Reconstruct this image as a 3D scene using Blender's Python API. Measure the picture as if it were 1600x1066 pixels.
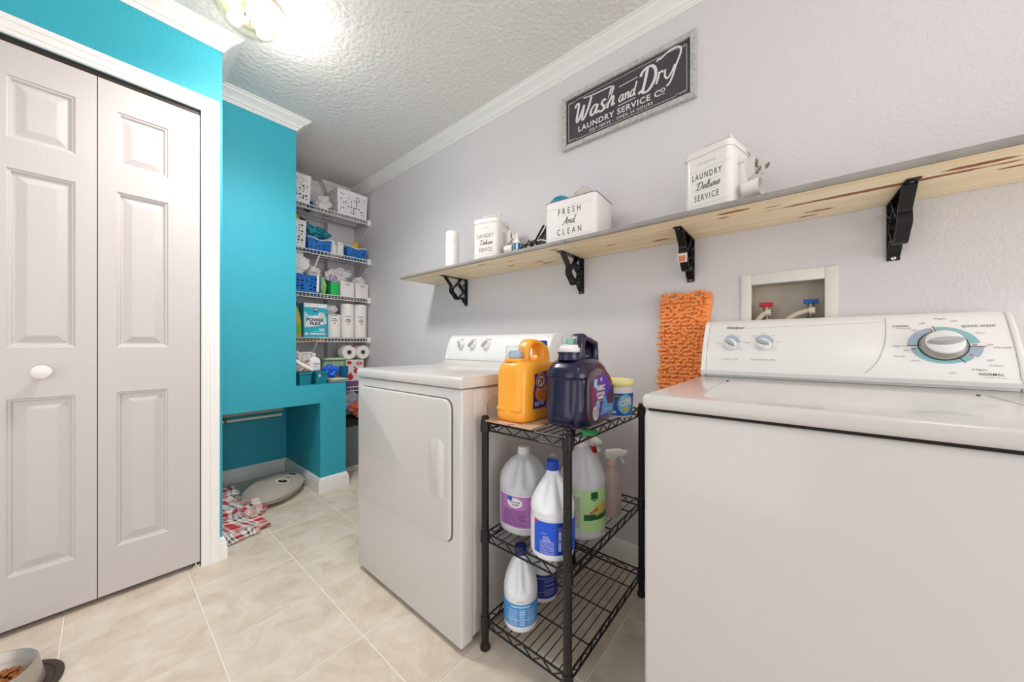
import bpy, bmesh, math, random
from mathutils import Vector, Matrix, noise
for _o in list(bpy.data.objects): bpy.data.objects.remove(_o)
PI = math.pi
S = bpy.context.scene
COL = S.collection
# ---------------------------------------------------------------- camera
cam = bpy.data.objects.new('camera', bpy.data.cameras.new('camera')); COL.objects.link(cam)
cam.location = (0, 0, 1.0); cam.rotation_euler = (PI/2, 0, -math.radians(50.1))
cam.data.sensor_width = 36; cam.data.lens = 36*536/1600; cam.data.shift_y = 6/1600
cam.data.clip_start = .02
S.camera = cam
# ---------------------------------------------------------------- world, exposure
wd = bpy.data.worlds.new('world'); S.world = wd; wd.use_nodes = True
wd.node_tree.nodes['Background'].inputs[0].default_value = (1.0, .98, .96, 1)
wd.node_tree.nodes['Background'].inputs[1].default_value = .9
S.view_settings.view_transform = 'Standard'; S.view_settings.look = 'None'
S.view_settings.exposure = 0.0; S.view_settings.gamma = 1.0
S.view_settings.use_curve_mapping = False
# ---------------------------------------------------------------- lamps
def lamp(name, kind, loc, power, col=(1, .95, .9), size=.1, rot=(0, 0, 0), size_y=None, spread=None):
    l = bpy.data.lights.new(name, kind); l.energy = power; l.color = col
    if kind == 'AREA':
        l.shape = 'RECTANGLE'; l.size = size; l.size_y = size_y or size
        if spread: l.spread = spread
    else: l.shadow_soft_size = size
    o = bpy.data.objects.new(name, l); COL.objects.link(o); o.location = loc; o.rotation_euler = rot
    return o
lamp('ceiling_lamp_bulb', 'POINT', (.47, 1.735, 2.325), 4.9, (1, .97, .935), .05)
g_ = lamp('ceiling_lamp_glow', 'SPOT', (.46, 1.70, 2.30), 66, (1, .97, .94), .11); g_.data.spot_size = math.radians(158); g_.data.spot_blend = 1.0
lamp('rear_lamp_bulb', 'POINT', (.35, -.55, 2.30), 2.6, (1, .97, .945), .12)
lamp('rear_lamp_glow', 'AREA', (.35, -.55, 2.36), 1.2, (1, .97, .945), .25)
lamp('rear_fill_light', 'AREA', (.2, -3.4, 1.3), 58, (1, .985, .975), 2.4, (PI/2, 0, 0), 2.2)  # added soft fill from far behind the camera, no window is modelled there
lamp('left_fill_light', 'AREA', (-1.22, .75, 1.25), 10, (1, .985, .975), 1.3, (PI/2, 0, -PI/2), 2.0)  # added side fill in front of the solid left wall, not a real doorway
# ---------------------------------------------------------------- materials
def lin(c):
    c = c/255
    return c/12.92 if c <= .04045 else ((c+.055)/1.055)**2.4
def rgb(c): return (lin(c[0]), lin(c[1]), lin(c[2]), 1)
_m = {}
def M(key, c=None, rough=.5, metal=0, bump=None, var=None, trans=0, alpha=1, emit=None, coat=0, ior=1.45, spec=None, sheen=0):
    """bump=(scale,strength[,detail]) ; var=(scale, colour2[, lo, hi])"""
    if key in _m: return _m[key]
    m = bpy.data.materials.new(key); m.use_nodes = True; nt = m.node_tree; N = nt.nodes; L = nt.links
    b = N['Principled BSDF']; b.inputs['Base Color'].default_value = rgb(c)
    b.inputs['Roughness'].default_value = rough; b.inputs['Metallic'].default_value = metal
    b.inputs['Transmission Weight'].default_value = trans; b.inputs['Alpha'].default_value = alpha
    b.inputs['Coat Weight'].default_value = coat; b.inputs['IOR'].default_value = ior
    b.inputs['Sheen Weight'].default_value = sheen
    if spec is not None: b.inputs['Specular IOR Level'].default_value = spec
    if emit: b.inputs['Emission Color'].default_value = rgb(emit[0]); b.inputs['Emission Strength'].default_value = emit[1]
    tc = N.new('ShaderNodeTexCoord') if (bump or var) else None
    if var:
        n = N.new('ShaderNodeTexNoise'); n.inputs['Scale'].default_value = var[0]; n.inputs['Detail'].default_value = 6
        L.new(tc.outputs['Object'], n.inputs['Vector'])
        r = N.new('ShaderNodeValToRGB'); lo, hi = (var[2], var[3]) if len(var) > 2 else (.3, .7)
        r.color_ramp.elements[0].position = lo; r.color_ramp.elements[1].position = hi
        r.color_ramp.elements[0].color = rgb(c); r.color_ramp.elements[1].color = rgb(var[1])
        L.new(n.outputs[0], r.inputs[0]); L.new(r.outputs[0], b.inputs['Base Color'])
    if bump:
        n = N.new('ShaderNodeTexNoise'); n.inputs['Scale'].default_value = bump[0]
        n.inputs['Detail'].default_value = bump[2] if len(bump) > 2 else 2
        L.new(tc.outputs['Object'], n.inputs['Vector'])
        bp = N.new('ShaderNodeBump'); bp.inputs['Strength'].default_value = bump[1]; bp.inputs['Distance'].default_value = .004
        L.new(n.outputs[0], bp.inputs['Height']); L.new(bp.outputs[0], b.inputs['Normal'])
    _m[key] = m
    return m
def floor_tile_material():
    m = M('ceramic_tile', (212, 199, 180), .38); nt = m.node_tree; N = nt.nodes; L = nt.links; b = N['Principled BSDF']
    g = N.new('ShaderNodeNewGeometry'); oi = N.new('ShaderNodeObjectInfo')
    ad = N.new('ShaderNodeVectorMath'); ad.operation = 'MULTIPLY_ADD'; ad.inputs[1].default_value = (1, 1, 1)
    cm = N.new('ShaderNodeCombineXYZ'); mu = N.new('ShaderNodeMath'); mu.operation = 'MULTIPLY'; mu.inputs[1].default_value = 40
    L.new(oi.outputs['Random'], mu.inputs[0]); L.new(mu.outputs[0], cm.inputs[2])
    L.new(g.outputs['Position'], ad.inputs[0]); L.new(cm.outputs[0], ad.inputs[2])
    n1 = N.new('ShaderNodeTexNoise'); n1.inputs['Scale'].default_value = 9; n1.inputs['Detail'].default_value = 9; n1.inputs['Roughness'].default_value = .65
    n1.inputs['Distortion'].default_value = .6
    L.new(ad.outputs[0], n1.inputs['Vector'])
    r = N.new('ShaderNodeValToRGB'); e = r.color_ramp.elements
    e[0].position = .3; e[0].color = rgb((201, 184, 165)); e[1].position = .7; e[1].color = rgb((228, 219, 208))
    k = e.new(.5); k.color = rgb((217, 204, 188))
    L.new(n1.outputs[0], r.inputs[0]); L.new(r.outputs[0], b.inputs['Base Color'])
    bp = N.new('ShaderNodeBump'); bp.inputs['Strength'].default_value = .12; bp.inputs['Distance'].default_value = .002
    L.new(n1.outputs[0], bp.inputs['Height']); L.new(bp.outputs[0], b.inputs['Normal'])
    return m
def pine_material(key, knots, ylen):
    m = M(key, (222, 194, 150), .5); nt = m.node_tree; N = nt.nodes; L = nt.links; b = N['Principled BSDF']
    tc = N.new('ShaderNodeTexCoord'); mp = N.new('ShaderNodeMapping'); mp.inputs['Scale'].default_value = (34, 1.6, 34)
    L.new(tc.outputs['Object'], mp.inputs[0])
    n = N.new('ShaderNodeTexNoise'); n.inputs['Scale'].default_value = 1.6; n.inputs['Detail'].default_value = 7; n.inputs['Distortion'].default_value = .5
    L.new(mp.outputs[0], n.inputs['Vector'])
    r = N.new('ShaderNodeValToRGB'); e = r.color_ramp.elements
    e[0].position = .32; e[0].color = rgb((246, 216, 168)); e[1].position = .66; e[1].color = rgb((254, 242, 212))
    L.new(n.outputs[0], r.inputs[0]); last = r.outputs[0]
    nz = N.new('ShaderNodeTexNoise'); nz.inputs['Scale'].default_value = 30; L.new(tc.outputs['Object'], nz.inputs['Vector'])
    for (kx, ky, a, l_) in knots:      # centre and half sizes in metres
        s = N.new('ShaderNodeVectorMath'); s.operation = 'SUBTRACT'; s.inputs[1].default_value = (kx, ky, 0)
        L.new(tc.outputs['Object'], s.inputs[0])
        q = N.new('ShaderNodeVectorMath'); q.operation = 'MULTIPLY'; q.inputs[1].default_value = (1/a, 1/l_, 0); L.new(s.outputs[0], q.inputs[0])
        le = N.new('ShaderNodeVectorMath'); le.operation = 'LENGTH'; L.new(q.outputs[0], le.inputs[0])
        ma = N.new('ShaderNodeMath'); ma.operation = 'MULTIPLY_ADD'; ma.inputs[1].default_value = .9; L.new(nz.outputs[0], ma.inputs[0]); L.new(le.outputs['Value'], ma.inputs[2])
        rr = N.new('ShaderNodeValToRGB'); f = rr.color_ramp.elements
        f[0].position = .8; f[0].color = (1, 1, 1, 1); f[1].position = 1.0; f[1].color = (0, 0, 0, 1)
        mm = N.new('ShaderNodeMath'); mm.operation = 'MULTIPLY'; mm.inputs[1].default_value = .62; L.new(ma.outputs[0], mm.inputs[0])
        L.new(mm.outputs[0], rr.inputs[0])
        mx = N.new('ShaderNodeMix'); mx.data_type = 'RGBA'; L.new(rr.outputs[0], mx.inputs['Factor'])
        L.new(last, mx.inputs['A']); mx.inputs['B'].default_value = rgb((158, 88, 38)); last = mx.outputs['Result']
    L.new(last, b.inputs['Base Color'])
    return m
def plaid_material():
    m = M('plaid_fleece', (200, 40, 50), .9, sheen=.3); nt = m.node_tree; N = nt.nodes; L = nt.links; b = N['Principled BSDF']
    tc = N.new('ShaderNodeTexCoord'); sp = N.new('ShaderNodeSeparateXYZ'); L.new(tc.outputs['UV'], sp.inputs[0])
    def band(out, per, ofs, cols):
        a = N.new('ShaderNodeMath'); a.operation = 'MULTIPLY_ADD'; a.inputs[1].default_value = 1/per; a.inputs[2].default_value = ofs; L.new(out, a.inputs[0])
        f = N.new('ShaderNodeMath'); f.operation = 'FRACT'; L.new(a.outputs[0], f.inputs[0])
        r = N.new('ShaderNodeValToRGB'); r.color_ramp.interpolation = 'CONSTANT'; e = r.color_ramp.elements
        e[0].position = 0; e[0].color = rgb(cols[0][1]); e[1].position = cols[1][0]; e[1].color = rgb(cols[1][1])
        for p, c in cols[2:]:
            q = e.new(p); q.color = rgb(c)
        L.new(f.outputs[0], r.inputs[0]); return r.outputs[0]
    cols = [(0, (190, 30, 42)), (.34, (235, 228, 222)), (.56, (40, 40, 48)), (.68, (235, 228, 222)), (.8, (120, 122, 130)), (.9, (235, 228, 222))]
    A = band(sp.outputs[0], .30, 0, cols); B = band(sp.outputs[1], .30, .2, cols)
    mx = N.new('ShaderNodeMix'); mx.data_type = 'RGBA'; mx.inputs['Factor'].default_value = .5
    L.new(A, mx.inputs['A']); L.new(B, mx.inputs['B'])
    L.new(mx.outputs['Result'], b.inputs['Base Color'])
    n = N.new('ShaderNodeTexNoise'); n.inputs['Scale'].default_value = 160; L.new(tc.outputs['Object'], n.inputs['Vector'])
    bp = N.new('ShaderNodeBump'); bp.inputs['Strength'].default_value = .3; bp.inputs['Distance'].default_value = .003
    L.new(n.outputs[0], bp.inputs['Height']); L.new(bp.outputs[0], b.inputs['Normal'])
    return m
WALL = M('wall_paint_grey', (220, 216, 218), .6, bump=(110, .4, 3))
TEAL = M('wall_paint_turquoise', (50, 168, 188), .55, bump=(110, .5, 3))
CEIL = M('ceiling_paint', (236, 233, 230), .8, bump=(48, 1.0, 5))
[n for n in CEIL.node_tree.nodes if n.type == 'BUMP'][0].inputs['Distance'].default_value = .0075
TRIM = M('trim_paint', (240, 238, 236), .35)
DOORW = M('door_paint', (232, 226, 223), .45)
APPL = M('white_enamel', (210, 206, 204), .22, coat=.3)
APPL2 = M('white_plastic_panel', (234, 234, 233), .28)
GREYP = M('grey_plastic', (176, 178, 180), .35)
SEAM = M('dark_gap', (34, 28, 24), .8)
CHROME = M('chrome', (205, 203, 200), .18, metal=1)
BLACKM = M('black_powder_coat', (15, 13, 13), .36, coat=.1)
INK = M('black_ink', (70, 70, 72), .6)
WHITEP = M('white_plastic', (236, 234, 232), .35)
CLEARP = M('clear_plastic', (240, 244, 246), .12, trans=.85, alpha=.55, ior=1.15)
# ---------------------------------------------------------------- mesh helpers
class MB:
    def __init__(s): s.v = []; s.f = []; s.uv = None
    def add(s, v, f):
        k = len(s.v); s.v += [tuple(p) for p in v]; s.f += [tuple(i+k for i in q) for q in f]; return s
    def box(s, x0, x1, y0, y1, z0, z1):
        return s.add([(x0,y0,z0),(x1,y0,z0),(x1,y1,z0),(x0,y1,z0),(x0,y0,z1),(x1,y0,z1),(x1,y1,z1),(x0,y1,z1)],
                     [(0,3,2,1),(4,5,6,7),(0,1,5,4),(1,2,6,5),(2,3,7,6),(3,0,4,7)])
    def cyl(s, c, r, h, n=24, axis='z', r2=None):
        return s.lathe([(r, 0), (r if r2 is None else r2, h)], n, c, axis)
    def lathe(s, prof, n=32, c=(0, 0, 0), axis='z', cap=True):
        v = []; f = []
        for r, z in prof:
            for i in range(n):
                a = 2*PI*i/n; p = (r*math.cos(a), r*math.sin(a), z)
                if axis == 'x': p = (p[2], p[0], p[1])
                if axis == 'y': p = (p[1], p[2], p[0])
                v.append((p[0]+c[0], p[1]+c[1], p[2]+c[2]))
        for k in range(len(prof)-1):
            for i in range(n):
                j = (i+1) % n; f.append((k*n+i, k*n+j, (k+1)*n+j, (k+1)*n+i))
        if cap:
            f.append(tuple(range(n))[::-1]); f.append(tuple((len(prof)-1)*n+i for i in range(n)))
        return s.add(v, f)
    def loft(s, secs, n=40, mod=None, cap=True):
        """secs: (z, rx, ry, exponent, cx, cy)"""
        v = []; f = []
        for sc in secs:
            z, rx, ry, e = sc[:4]; cx, cy = (sc[4], sc[5]) if len(sc) > 4 else (0, 0)
            for i in range(n):
                a = 2*PI*i/n; ca, sa = math.cos(a), math.sin(a)
                x = rx*math.copysign(abs(ca)**(2/e), ca); y = ry*math.copysign(abs(sa)**(2/e), sa)
                if mod: k = mod(a, z); x *= k; y *= k
                v.append((x+cx, y+cy, z))
        for k in range(len(secs)-1):
            for i in range(n):
                j = (i+1) % n; f.append((k*n+i, k*n+j, (k+1)*n+j, (k+1)*n+i))
        if cap:
            f.append(tuple(range(n))[::-1]); f.append(tuple((len(secs)-1)*n+i for i in range(n)))
        return s.add(v, f)
    def tube(s, pts, r, n=8, closed=False):
        P = [Vector(p) for p in pts]; m = len(P); v = []; f = []
        up = None
        for i, p in enumerate(P):
            if closed: t = P[(i+1) % m]-P[i-1]
            else: t = P[min(i+1, m-1)]-P[max(i-1, 0)]
            t.normalize()
            if up is None: up = t.orthogonal().normalized()
            up = (up - t*up.dot(t))
            if up.length < 1e-4: up = t.orthogonal()
            up.normalize(); w = t.cross(up)
            rr = r[i] if isinstance(r, (list, tuple)) else r
            for k in range(n):
                a = 2*PI*k/n+PI/n; v.append(tuple(p+up*rr*math.cos(a)+w*rr*math.sin(a)))
        for i in range(m if closed else m-1):
            for k in range(n):
                a, b_ = i*n+k, i*n+(k+1) % n; c, d = ((i+1) % m)*n+(k+1) % n, ((i+1) % m)*n+k
                f.append((a, b_, c, d))
        if not closed: f.append(tuple(range(n))[::-1]); f.append(tuple((m-1)*n+k for k in range(n)))
        return s.add(v, f)
    def strip(s, pts, wdir, w, t):
        """flat metal strip of width w along wdir following pts, thickness t"""
        P = [Vector(p) for p in pts]; W_ = Vector(wdir)*w/2; v = []; f = []
        for i, p in enumerate(P):
            tg = (P[min(i+1, len(P)-1)]-P[max(i-1, 0)]).normalized(); nn = tg.cross(Vector(wdir)).normalized()*t/2
            v += [tuple(p-W_-nn), tuple(p+W_-nn), tuple(p+W_+nn), tuple(p-W_+nn)]
        for i in range(len(P)-1):
            for k in range(4):
                f.append((i*4+k, i*4+(k+1) % 4, (i+1)*4+(k+1) % 4, (i+1)*4+k))
        f.append((3, 2, 1, 0)); e = (len(P)-1)*4; f.append((e, e+1, e+2, e+3))
        return s.add(v, f)
    def prism(s, pts, h0, h1, fn):
        """pts 2D polygon (convex or not) extruded h0..h1, fn(u,v,h)->xyz"""
        n = len(pts); v = [fn(u, w, h0) for u, w in pts]+[fn(u, w, h1) for u, w in pts]
        f = [tuple(range(n))[::-1], tuple(range(n, 2*n))]+[(i, (i+1) % n, n+(i+1) % n, n+i) for i in range(n)]
        return s.add(v, f)
    def grid(s, nu, nv, fn, close=False):
        v = [fn(i/nu, j/nv) for j in range(nv+1) for i in range(nu+1)]
        f = [(j*(nu+1)+i, j*(nu+1)+i+1, (j+1)*(nu+1)+i+1, (j+1)*(nu+1)+i) for j in range(nv) for i in range(nu)]
        return s.add(v, f)
    def blob(s, c, r, seed=0, amp=.25, freq=3, sub=3, flat=True, crease=False):
        bm = bmesh.new(); bmesh.ops.create_icosphere(bm, subdivisions=sub, radius=1)
        v = []
        for q in bm.verts:
            p = q.co.copy(); w = noise.noise(p*freq*.5+Vector((seed*7.3, seed*3.1, 0)))*amp
            w2 = abs(noise.noise(p*freq*1.7+Vector((0, seed*5.7, seed)))) * amp*(1.3 if crease else .4)
            p = p*(1+w-w2)
            x, y, z = p.x*r[0], p.y*r[1], p.z*r[2]
            if flat: z = max(z, -r[2]*.82)+r[2]*.82
            v.append((c[0]+x, c[1]+y, c[2]+z))
        f = [tuple(l.index for l in q.verts) for q in bm.faces]; bm.free()
        return s.add(v, f)
    def build(s, name, mat, parent=None, smooth=True, bevel=0, seg=2, angle=35, loc=None, rz=0, kind=None, label=None):
        me = bpy.data.meshes.new(name); me.from_pydata(s.v, [], s.f); me.materials.append(mat)
        bm = bmesh.new(); bm.from_mesh(me); bmesh.ops.recalc_face_normals(bm, faces=bm.faces)
        if bevel:
            es = [e for e in bm.edges if len(e.link_faces) == 2 and e.calc_face_angle(0) > math.radians(40)]
            bmesh.ops.bevel(bm, geom=es, offset=bevel, segments=seg, profile=.5, affect='EDGES', clamp_overlap=True)
        bm.to_mesh(me); bm.free()
        if smooth:
            me.shade_smooth(); me.set_sharp_from_angle(angle=math.radians(angle))
        o = bpy.data.objects.new(name, me); COL.objects.link(o)
        if parent: o.parent = parent
        if loc: o.location = loc
        o.rotation_euler.z = rz
        if kind: o['kind'] = kind
        if label: o['label'] = label
        return o
def thing(name, label, cat, loc=(0, 0, 0), rz=0, group=None):
    o = bpy.data.objects.new(name, None); COL.objects.link(o); o.empty_display_size = .05
    o.location = loc; o.rotation_euler.z = rz; o['label'] = label; o['category'] = cat
    if group: o['group'] = group
    return o
def tag(o, label, cat, group=None):
    o['label'] = label; o['category'] = cat
    if group: o['group'] = group
    return o
def struct(mb, name, mat, **k):
    o = mb.build(name, mat, **k); o['kind'] = 'structure'; return o
def copy_tree(o, parent=None):
    c = o.copy(); COL.objects.link(c)
    if parent: c.parent = parent
    for ch in list(o.children): copy_tree(ch, c)
    return c
# flat print ------------------------------------------------------
def glyphs(s, size, spacing=1.0, shear=0, bold=0, align='CENTER'):
    cu = bpy.data.curves.new('t', 'FONT'); cu.body = s; cu.size = size; cu.space_character = spacing; cu.shear = shear
    cu.offset = bold*size; cu.align_x = align; cu.align_y = 'CENTER'; cu.resolution_u = 3
    ob = bpy.data.objects.new('t', cu); me = bpy.data.meshes.new_from_object(ob)
    v = [(p.co.x, p.co.y) for p in me.vertices]; f = [tuple(p.vertices) for p in me.polygons]
    bpy.data.objects.remove(ob); bpy.data.curves.remove(cu); bpy.data.meshes.remove(me)
    return v, f
class Print:
    """flat print: collects 2D shapes and maps them onto a surface"""
    def __init__(s, fn):
        s.mb = MB(); s.lift = 0; s.fn0 = fn
    def fn(s, a, b):
        p = s.fn0(a, b)
        if s.lift:
            q = Vector(p); d = (Vector(s.fn0(a+.001, b))-q).cross(Vector(s.fn0(a, b+.001))-q).normalized(); p = tuple(q+d*s.lift)
        return p
    def text(s, t, size, cx=0, cy=0, sx=1, spacing=1, shear=0, bold=0, rot=0, align='CENTER'):
        v, f = glyphs(t, size, spacing, shear, bold, align); c, q = math.cos(rot), math.sin(rot)
        s.mb.add([s.fn(cx+(x*sx*c-y*q), cy+(x*sx*q+y*c)) for x, y in v], f); return s
    def rect(s, u0, u1, v0, v1, nu=1, nv=1):
        s.mb.grid(nu, nv, lambda a, b: s.fn(u0+(u1-u0)*a, v0+(v1-v0)*b)); return s
    def poly(s, pts): s.mb.add([s.fn(*p) for p in pts], [tuple(range(len(pts)))]); return s
    def disc(s, cx, cy, rx, ry, n=20, rings=3):
        v = [s.fn(cx, cy)]; f = []
        for k in range(1, rings+1):
            for i in range(n): a = 2*PI*i/n; v.append(s.fn(cx+rx*k/rings*math.cos(a), cy+ry*k/rings*math.sin(a)))
        for i in range(n): f.append((0, 1+i, 1+(i+1) % n))
        for k in range(rings-1):
            for i in range(n): a = 1+k*n; f.append((a+i, a+n+i, a+n+(i+1) % n, a+(i+1) % n))
        s.mb.add(v, f); return s
    def arc(s, cx, cy, r0, r1, a0, a1, n=24, sy=1):
        s.mb.grid(n, 1, lambda a, b: s.fn(cx+(r0+(r1-r0)*b)*math.cos(a0+(a1-a0)*a), cy+sy*(r0+(r1-r0)*b)*math.sin(a0+(a1-a0)*a))); return s
    def stroke(s, pts, w, sm=4, wfn=None):
        P = catmull(pts, sm) if sm else [Vector(p) for p in pts]
        v = []; f = []
        for i, p in enumerate(P):
            t = (P[min(i+1, len(P)-1)]-P[max(i-1, 0)]); t = t.normalized() if t.length else Vector((1, 0)); nn = Vector((-t.y, t.x))
            ww = w/2*(wfn(t) if wfn else 1)
            v += [s.fn(*(p+nn*ww)), s.fn(*(p-nn*ww))]
        f = [(2*i, 2*i+1, 2*i+3, 2*i+2) for i in range(len(P)-1)]
        s.mb.add(v, f); return s
    def build(s, name, mat, parent, label=None, multi=True):
        me = bpy.data.meshes.new(name); me.from_pydata(s.mb.v, [], s.mb.f); me.materials.append(mat)
        o = bpy.data.objects.new(name, me); COL.objects.link(o); o.parent = parent
        if label: o['label'] = label
        if multi: o['kind'] = 'stuff'
        return o
def catmull(pts, k):
    P = [Vector((p[0], p[1])) for p in pts]; P = [P[0]*2-P[1]]+P+[P[-1]*2-P[-2]]; out = []
    for i in range(1, len(P)-2):
        a, b, c, d = P[i-1:i+3]
        for j in range(k):
            t = j/k; out.append(.5*((2*b)+(c-a)*t+(2*a-5*b+4*c-d)*t*t+(3*b-a-3*c+d)*t*t*t))
    out.append(P[-2]); return out
def plane(o, u, v, off=0):
    o, u, v = Vector(o), Vector(u), Vector(v); n = u.cross(v).normalized()*off
    return lambda a, b: tuple(o+u*a+v*b+n)
def cyl_map(R, th0, z0, c=(0, 0), off=0):
    return lambda a, b: (c[0]+(R+off)*math.cos(th0+a/R), c[1]+(R+off)*math.sin(th0+a/R), z0+b)
# brush-script letters as centre lines, x right, y up, x-height 1
SCRIPT = {
 'W': (2.6, [[(-.1,1.55),(.1,1.85),(.4,1.8),(.45,1.3),(.4,.4),(.55,.0),(.8,.3),(1.1,1.0),(1.25,1.45)],[(1.25,1.45),(1.2,.5),(1.3,.0),(1.6,.2),(1.95,1.0),(2.15,1.95)]]),
 'D': (1.75, [[(.55,1.9),(.5,1.0),(.4,.1)],[(.0,.1),(.25,.25),(.6,.0),(1.1,.1),(1.5,.7),(1.45,1.4),(1.0,1.9),(.4,1.95),(.0,1.7),(-.05,1.45)]]),
 'A': (1.5, [[(-.1,.2),(.15,.0),(.5,.5),(.85,1.3),(1.1,1.9),(1.15,1.0),(1.2,.1),(1.45,.15)],[(.35,.75),(.8,.85),(1.2,.75)]]),
 'a': (1.15, [[(.85,.85),(.5,1.0),(.15,.7),(.1,.25),(.35,.0),(.65,.25),(.87,.85)],[(.9,.95),(.82,.4),(.87,.05),(1.15,.2)]]),
 's': (.9, [[(.72,.92),(.55,1.08),(.32,.98),(.30,.72),(.55,.5),(.66,.22),(.48,.0),(.2,.02),(.08,.2)],[(.5,.0),(.9,.2)]]),
 'h': (1.15, [[(.05,.3),(.4,1.2),(.55,1.8),(.4,2.0),(.27,1.5),(.22,.0)],[(.22,.3),(.5,.9),(.75,.95),(.8,.6),(.78,.1),(1.1,.2)]]),
 'n': (1.1, [[(.0,.8),(.15,.95),(.22,.6),(.2,.0)],[(.2,.4),(.5,.92),(.75,.9),(.78,.4),(.82,.05),(1.1,.2)]]),
 'd': (1.15, [[(.8,.85),(.5,1.0),(.15,.7),(.1,.25),(.35,.0),(.65,.25),(.85,.85)],[(1.0,2.0),(.88,1.1),(.82,.3),(.92,.02),(1.15,.15)]]),
 'r': (.8, [[(.0,.4),(.25,1.05),(.35,.95),(.6,.95),(.55,.5),(.52,.1),(.8,.2)]]),
 'y': (1.3, [[(.0,.85),(.2,.95),(.22,.4),(.4,.05),(.7,.3),(.9,.95)],[(.92,1.0),(.85,.2),(.7,-.6),(.35,-.85),(.2,-.55),(.5,-.2),(1.0,.2)]]),
 'e': (.9, [[(.05,.35),(.5,.5),(.65,.8),(.45,1.0),(.18,.7),(.12,.25),(.4,.0),(.85,.25)]]),
 'l': (.65, [[(.0,.2),(.4,1.1),(.5,1.8),(.35,1.95),(.22,1.4),(.22,.25),(.4,.0),(.65,.2)]]),
 'u': (1.1, [[(.0,.7),(.15,.95),(.15,.3),(.35,.0),(.65,.3),(.8,.95)],[(.8,.95),(.75,.3),(.85,.02),(1.1,.2)]]),
 'x': (.95, [[(.0,.75),(.2,.95),(.45,.5),(.65,.05),(.95,.2)],[(.75,.95),(.4,.5),(.05,.02)]]),
}
def script(pr, text, x, y, h, w, slant=.25, sx=1.0, rise=0):
    """draws script text, x-height h, starting at x,y"""
    for ch in text:
        adv, st = SCRIPT[ch]
        for ln in st:
            pr.lift += .00004
            pr.stroke([(x+(px+py*slant)*h*sx, y+py*h+rise*(x+px*h*sx)) for px, py in ln], w, 5,
                      lambda t: .8+.45*abs(t.y))
        x += adv*h*sx
    return x
# ================================================================ SETTING
X1 = 1.54; YB = 3.33; YF = -1.3; XL = -1.3; H = 2.44
YC = 2.075      # closet wall plane
YN = 2.475      # nook wall plane
floor = struct(MB().box(XL, X1, YF, YB, -.06, -.0022), 'floor', M('grout', (238, 232, 220), .8, bump=(200, .3)), smooth=False)
TILE = floor_tile_material(); P_ = .3335
tm = MB().box(0, P_-.0044, 0, P_-.0044, -.004, 0); t0 = tm.build('tile', TILE, floor, bevel=.0012, seg=1); t0.location = (.578, 1.82, 0)
tcount = 0
for i in range(-6, 3):
    for j in range(-10, 5):
        x, y = .580+i*P_, 1.822+j*P_
        if x < XL-.2 or y < -.95 or (i, j) == (0, 0): continue
        if x < -.75 and y > 1.75: continue
        if x+P_ > X1+.003 or y+P_ > YB:       # cut tile at the wall
            if x > X1-.01 or y > YB-.01: continue
            c = MB().box(0, min(P_-.0044, X1-x), 0, min(P_-.0044, YB-y), -.004, 0).build('tile', TILE, floor, bevel=.0012, seg=1)
        else:
            c = t0.copy(); COL.objects.link(c)
        c.location = (x, y, 0)
t0.location = (.580, 1.822, 0)
# right wall with the opening of the laundry outlet box
hy0, hy1, hz0, hz1 = -.068, .138, 1.03, 1.222
w = MB(); w.box(X1, X1+.1, YF, hy0, 0, H).box(X1, X1+.1, hy1, YB+.1, 0, H).box(X1, X1+.1, hy0, hy1, 0, hz0).box(X1, X1+.1, hy0, hy1, hz1, H)
struct(w, 'wall_right', WALL, smooth=False)
struct(MB().box(.30, X1, YB, YB+.1, .0, H), 'wall_back', WALL, smooth=False)
struct(MB().box(1.30, X1, 3.245, YB, 0, H), 'wall_back_chase', WALL, smooth=False)
struct(MB().box(XL-.1, XL, YF, YC, 0, H), 'wall_left', WALL, smooth=False)
# closet front with door opening
dx0, dx1, dzt = -.311, .288, 2.060
w = MB(); w.box(XL, dx0, YC, YC+.1, 0, H).box(dx1, .363, YC, YC+.1, 0, H).box(dx0, dx1, YC, YC+.1, dzt, H)
w.box(.263, .363, YC+.1, YN, 0, H)
struct(w, 'wall_closet', TEAL, smooth=False)
# nook wall with low opening and ledge
w = MB(); w.box(.263, .80, YN, YN+.115, .732, H)
w.box(.263, 1.115, YN, YB, .607, .732).box(.945, 1.115, YN, YB, 0, .607).box(.263, .945, 3.14, YB, 0, .607).box(.263, .363, YN, 3.14, 0, .607)
struct(w, 'wall_nook', TEAL, smooth=False)
struct(MB().box(.30, .42, YN+.115, YB, .732, H), 'wall_pantry_left', WALL, smooth=False)
struct(MB().box(-1.0, .24, 2.70, 2.78, 0, H).box(-1.0,-.95,YC+.1,2.7,0,H), 'wall_closet_inside', M('closet_dark_paint', (120, 105, 92), .8), smooth=False)
struct(MB().box(XL, X1+.1, YF, YB+.1, H, H+.08), 'ceiling', CEIL, smooth=False)
struct(MB().box(.50, .865, 2.93, 3.14, .515, .607), 'trim_nook_soffit', M('bare_board', (196, 186, 168), .7), smooth=False, bevel=.003)

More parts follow.
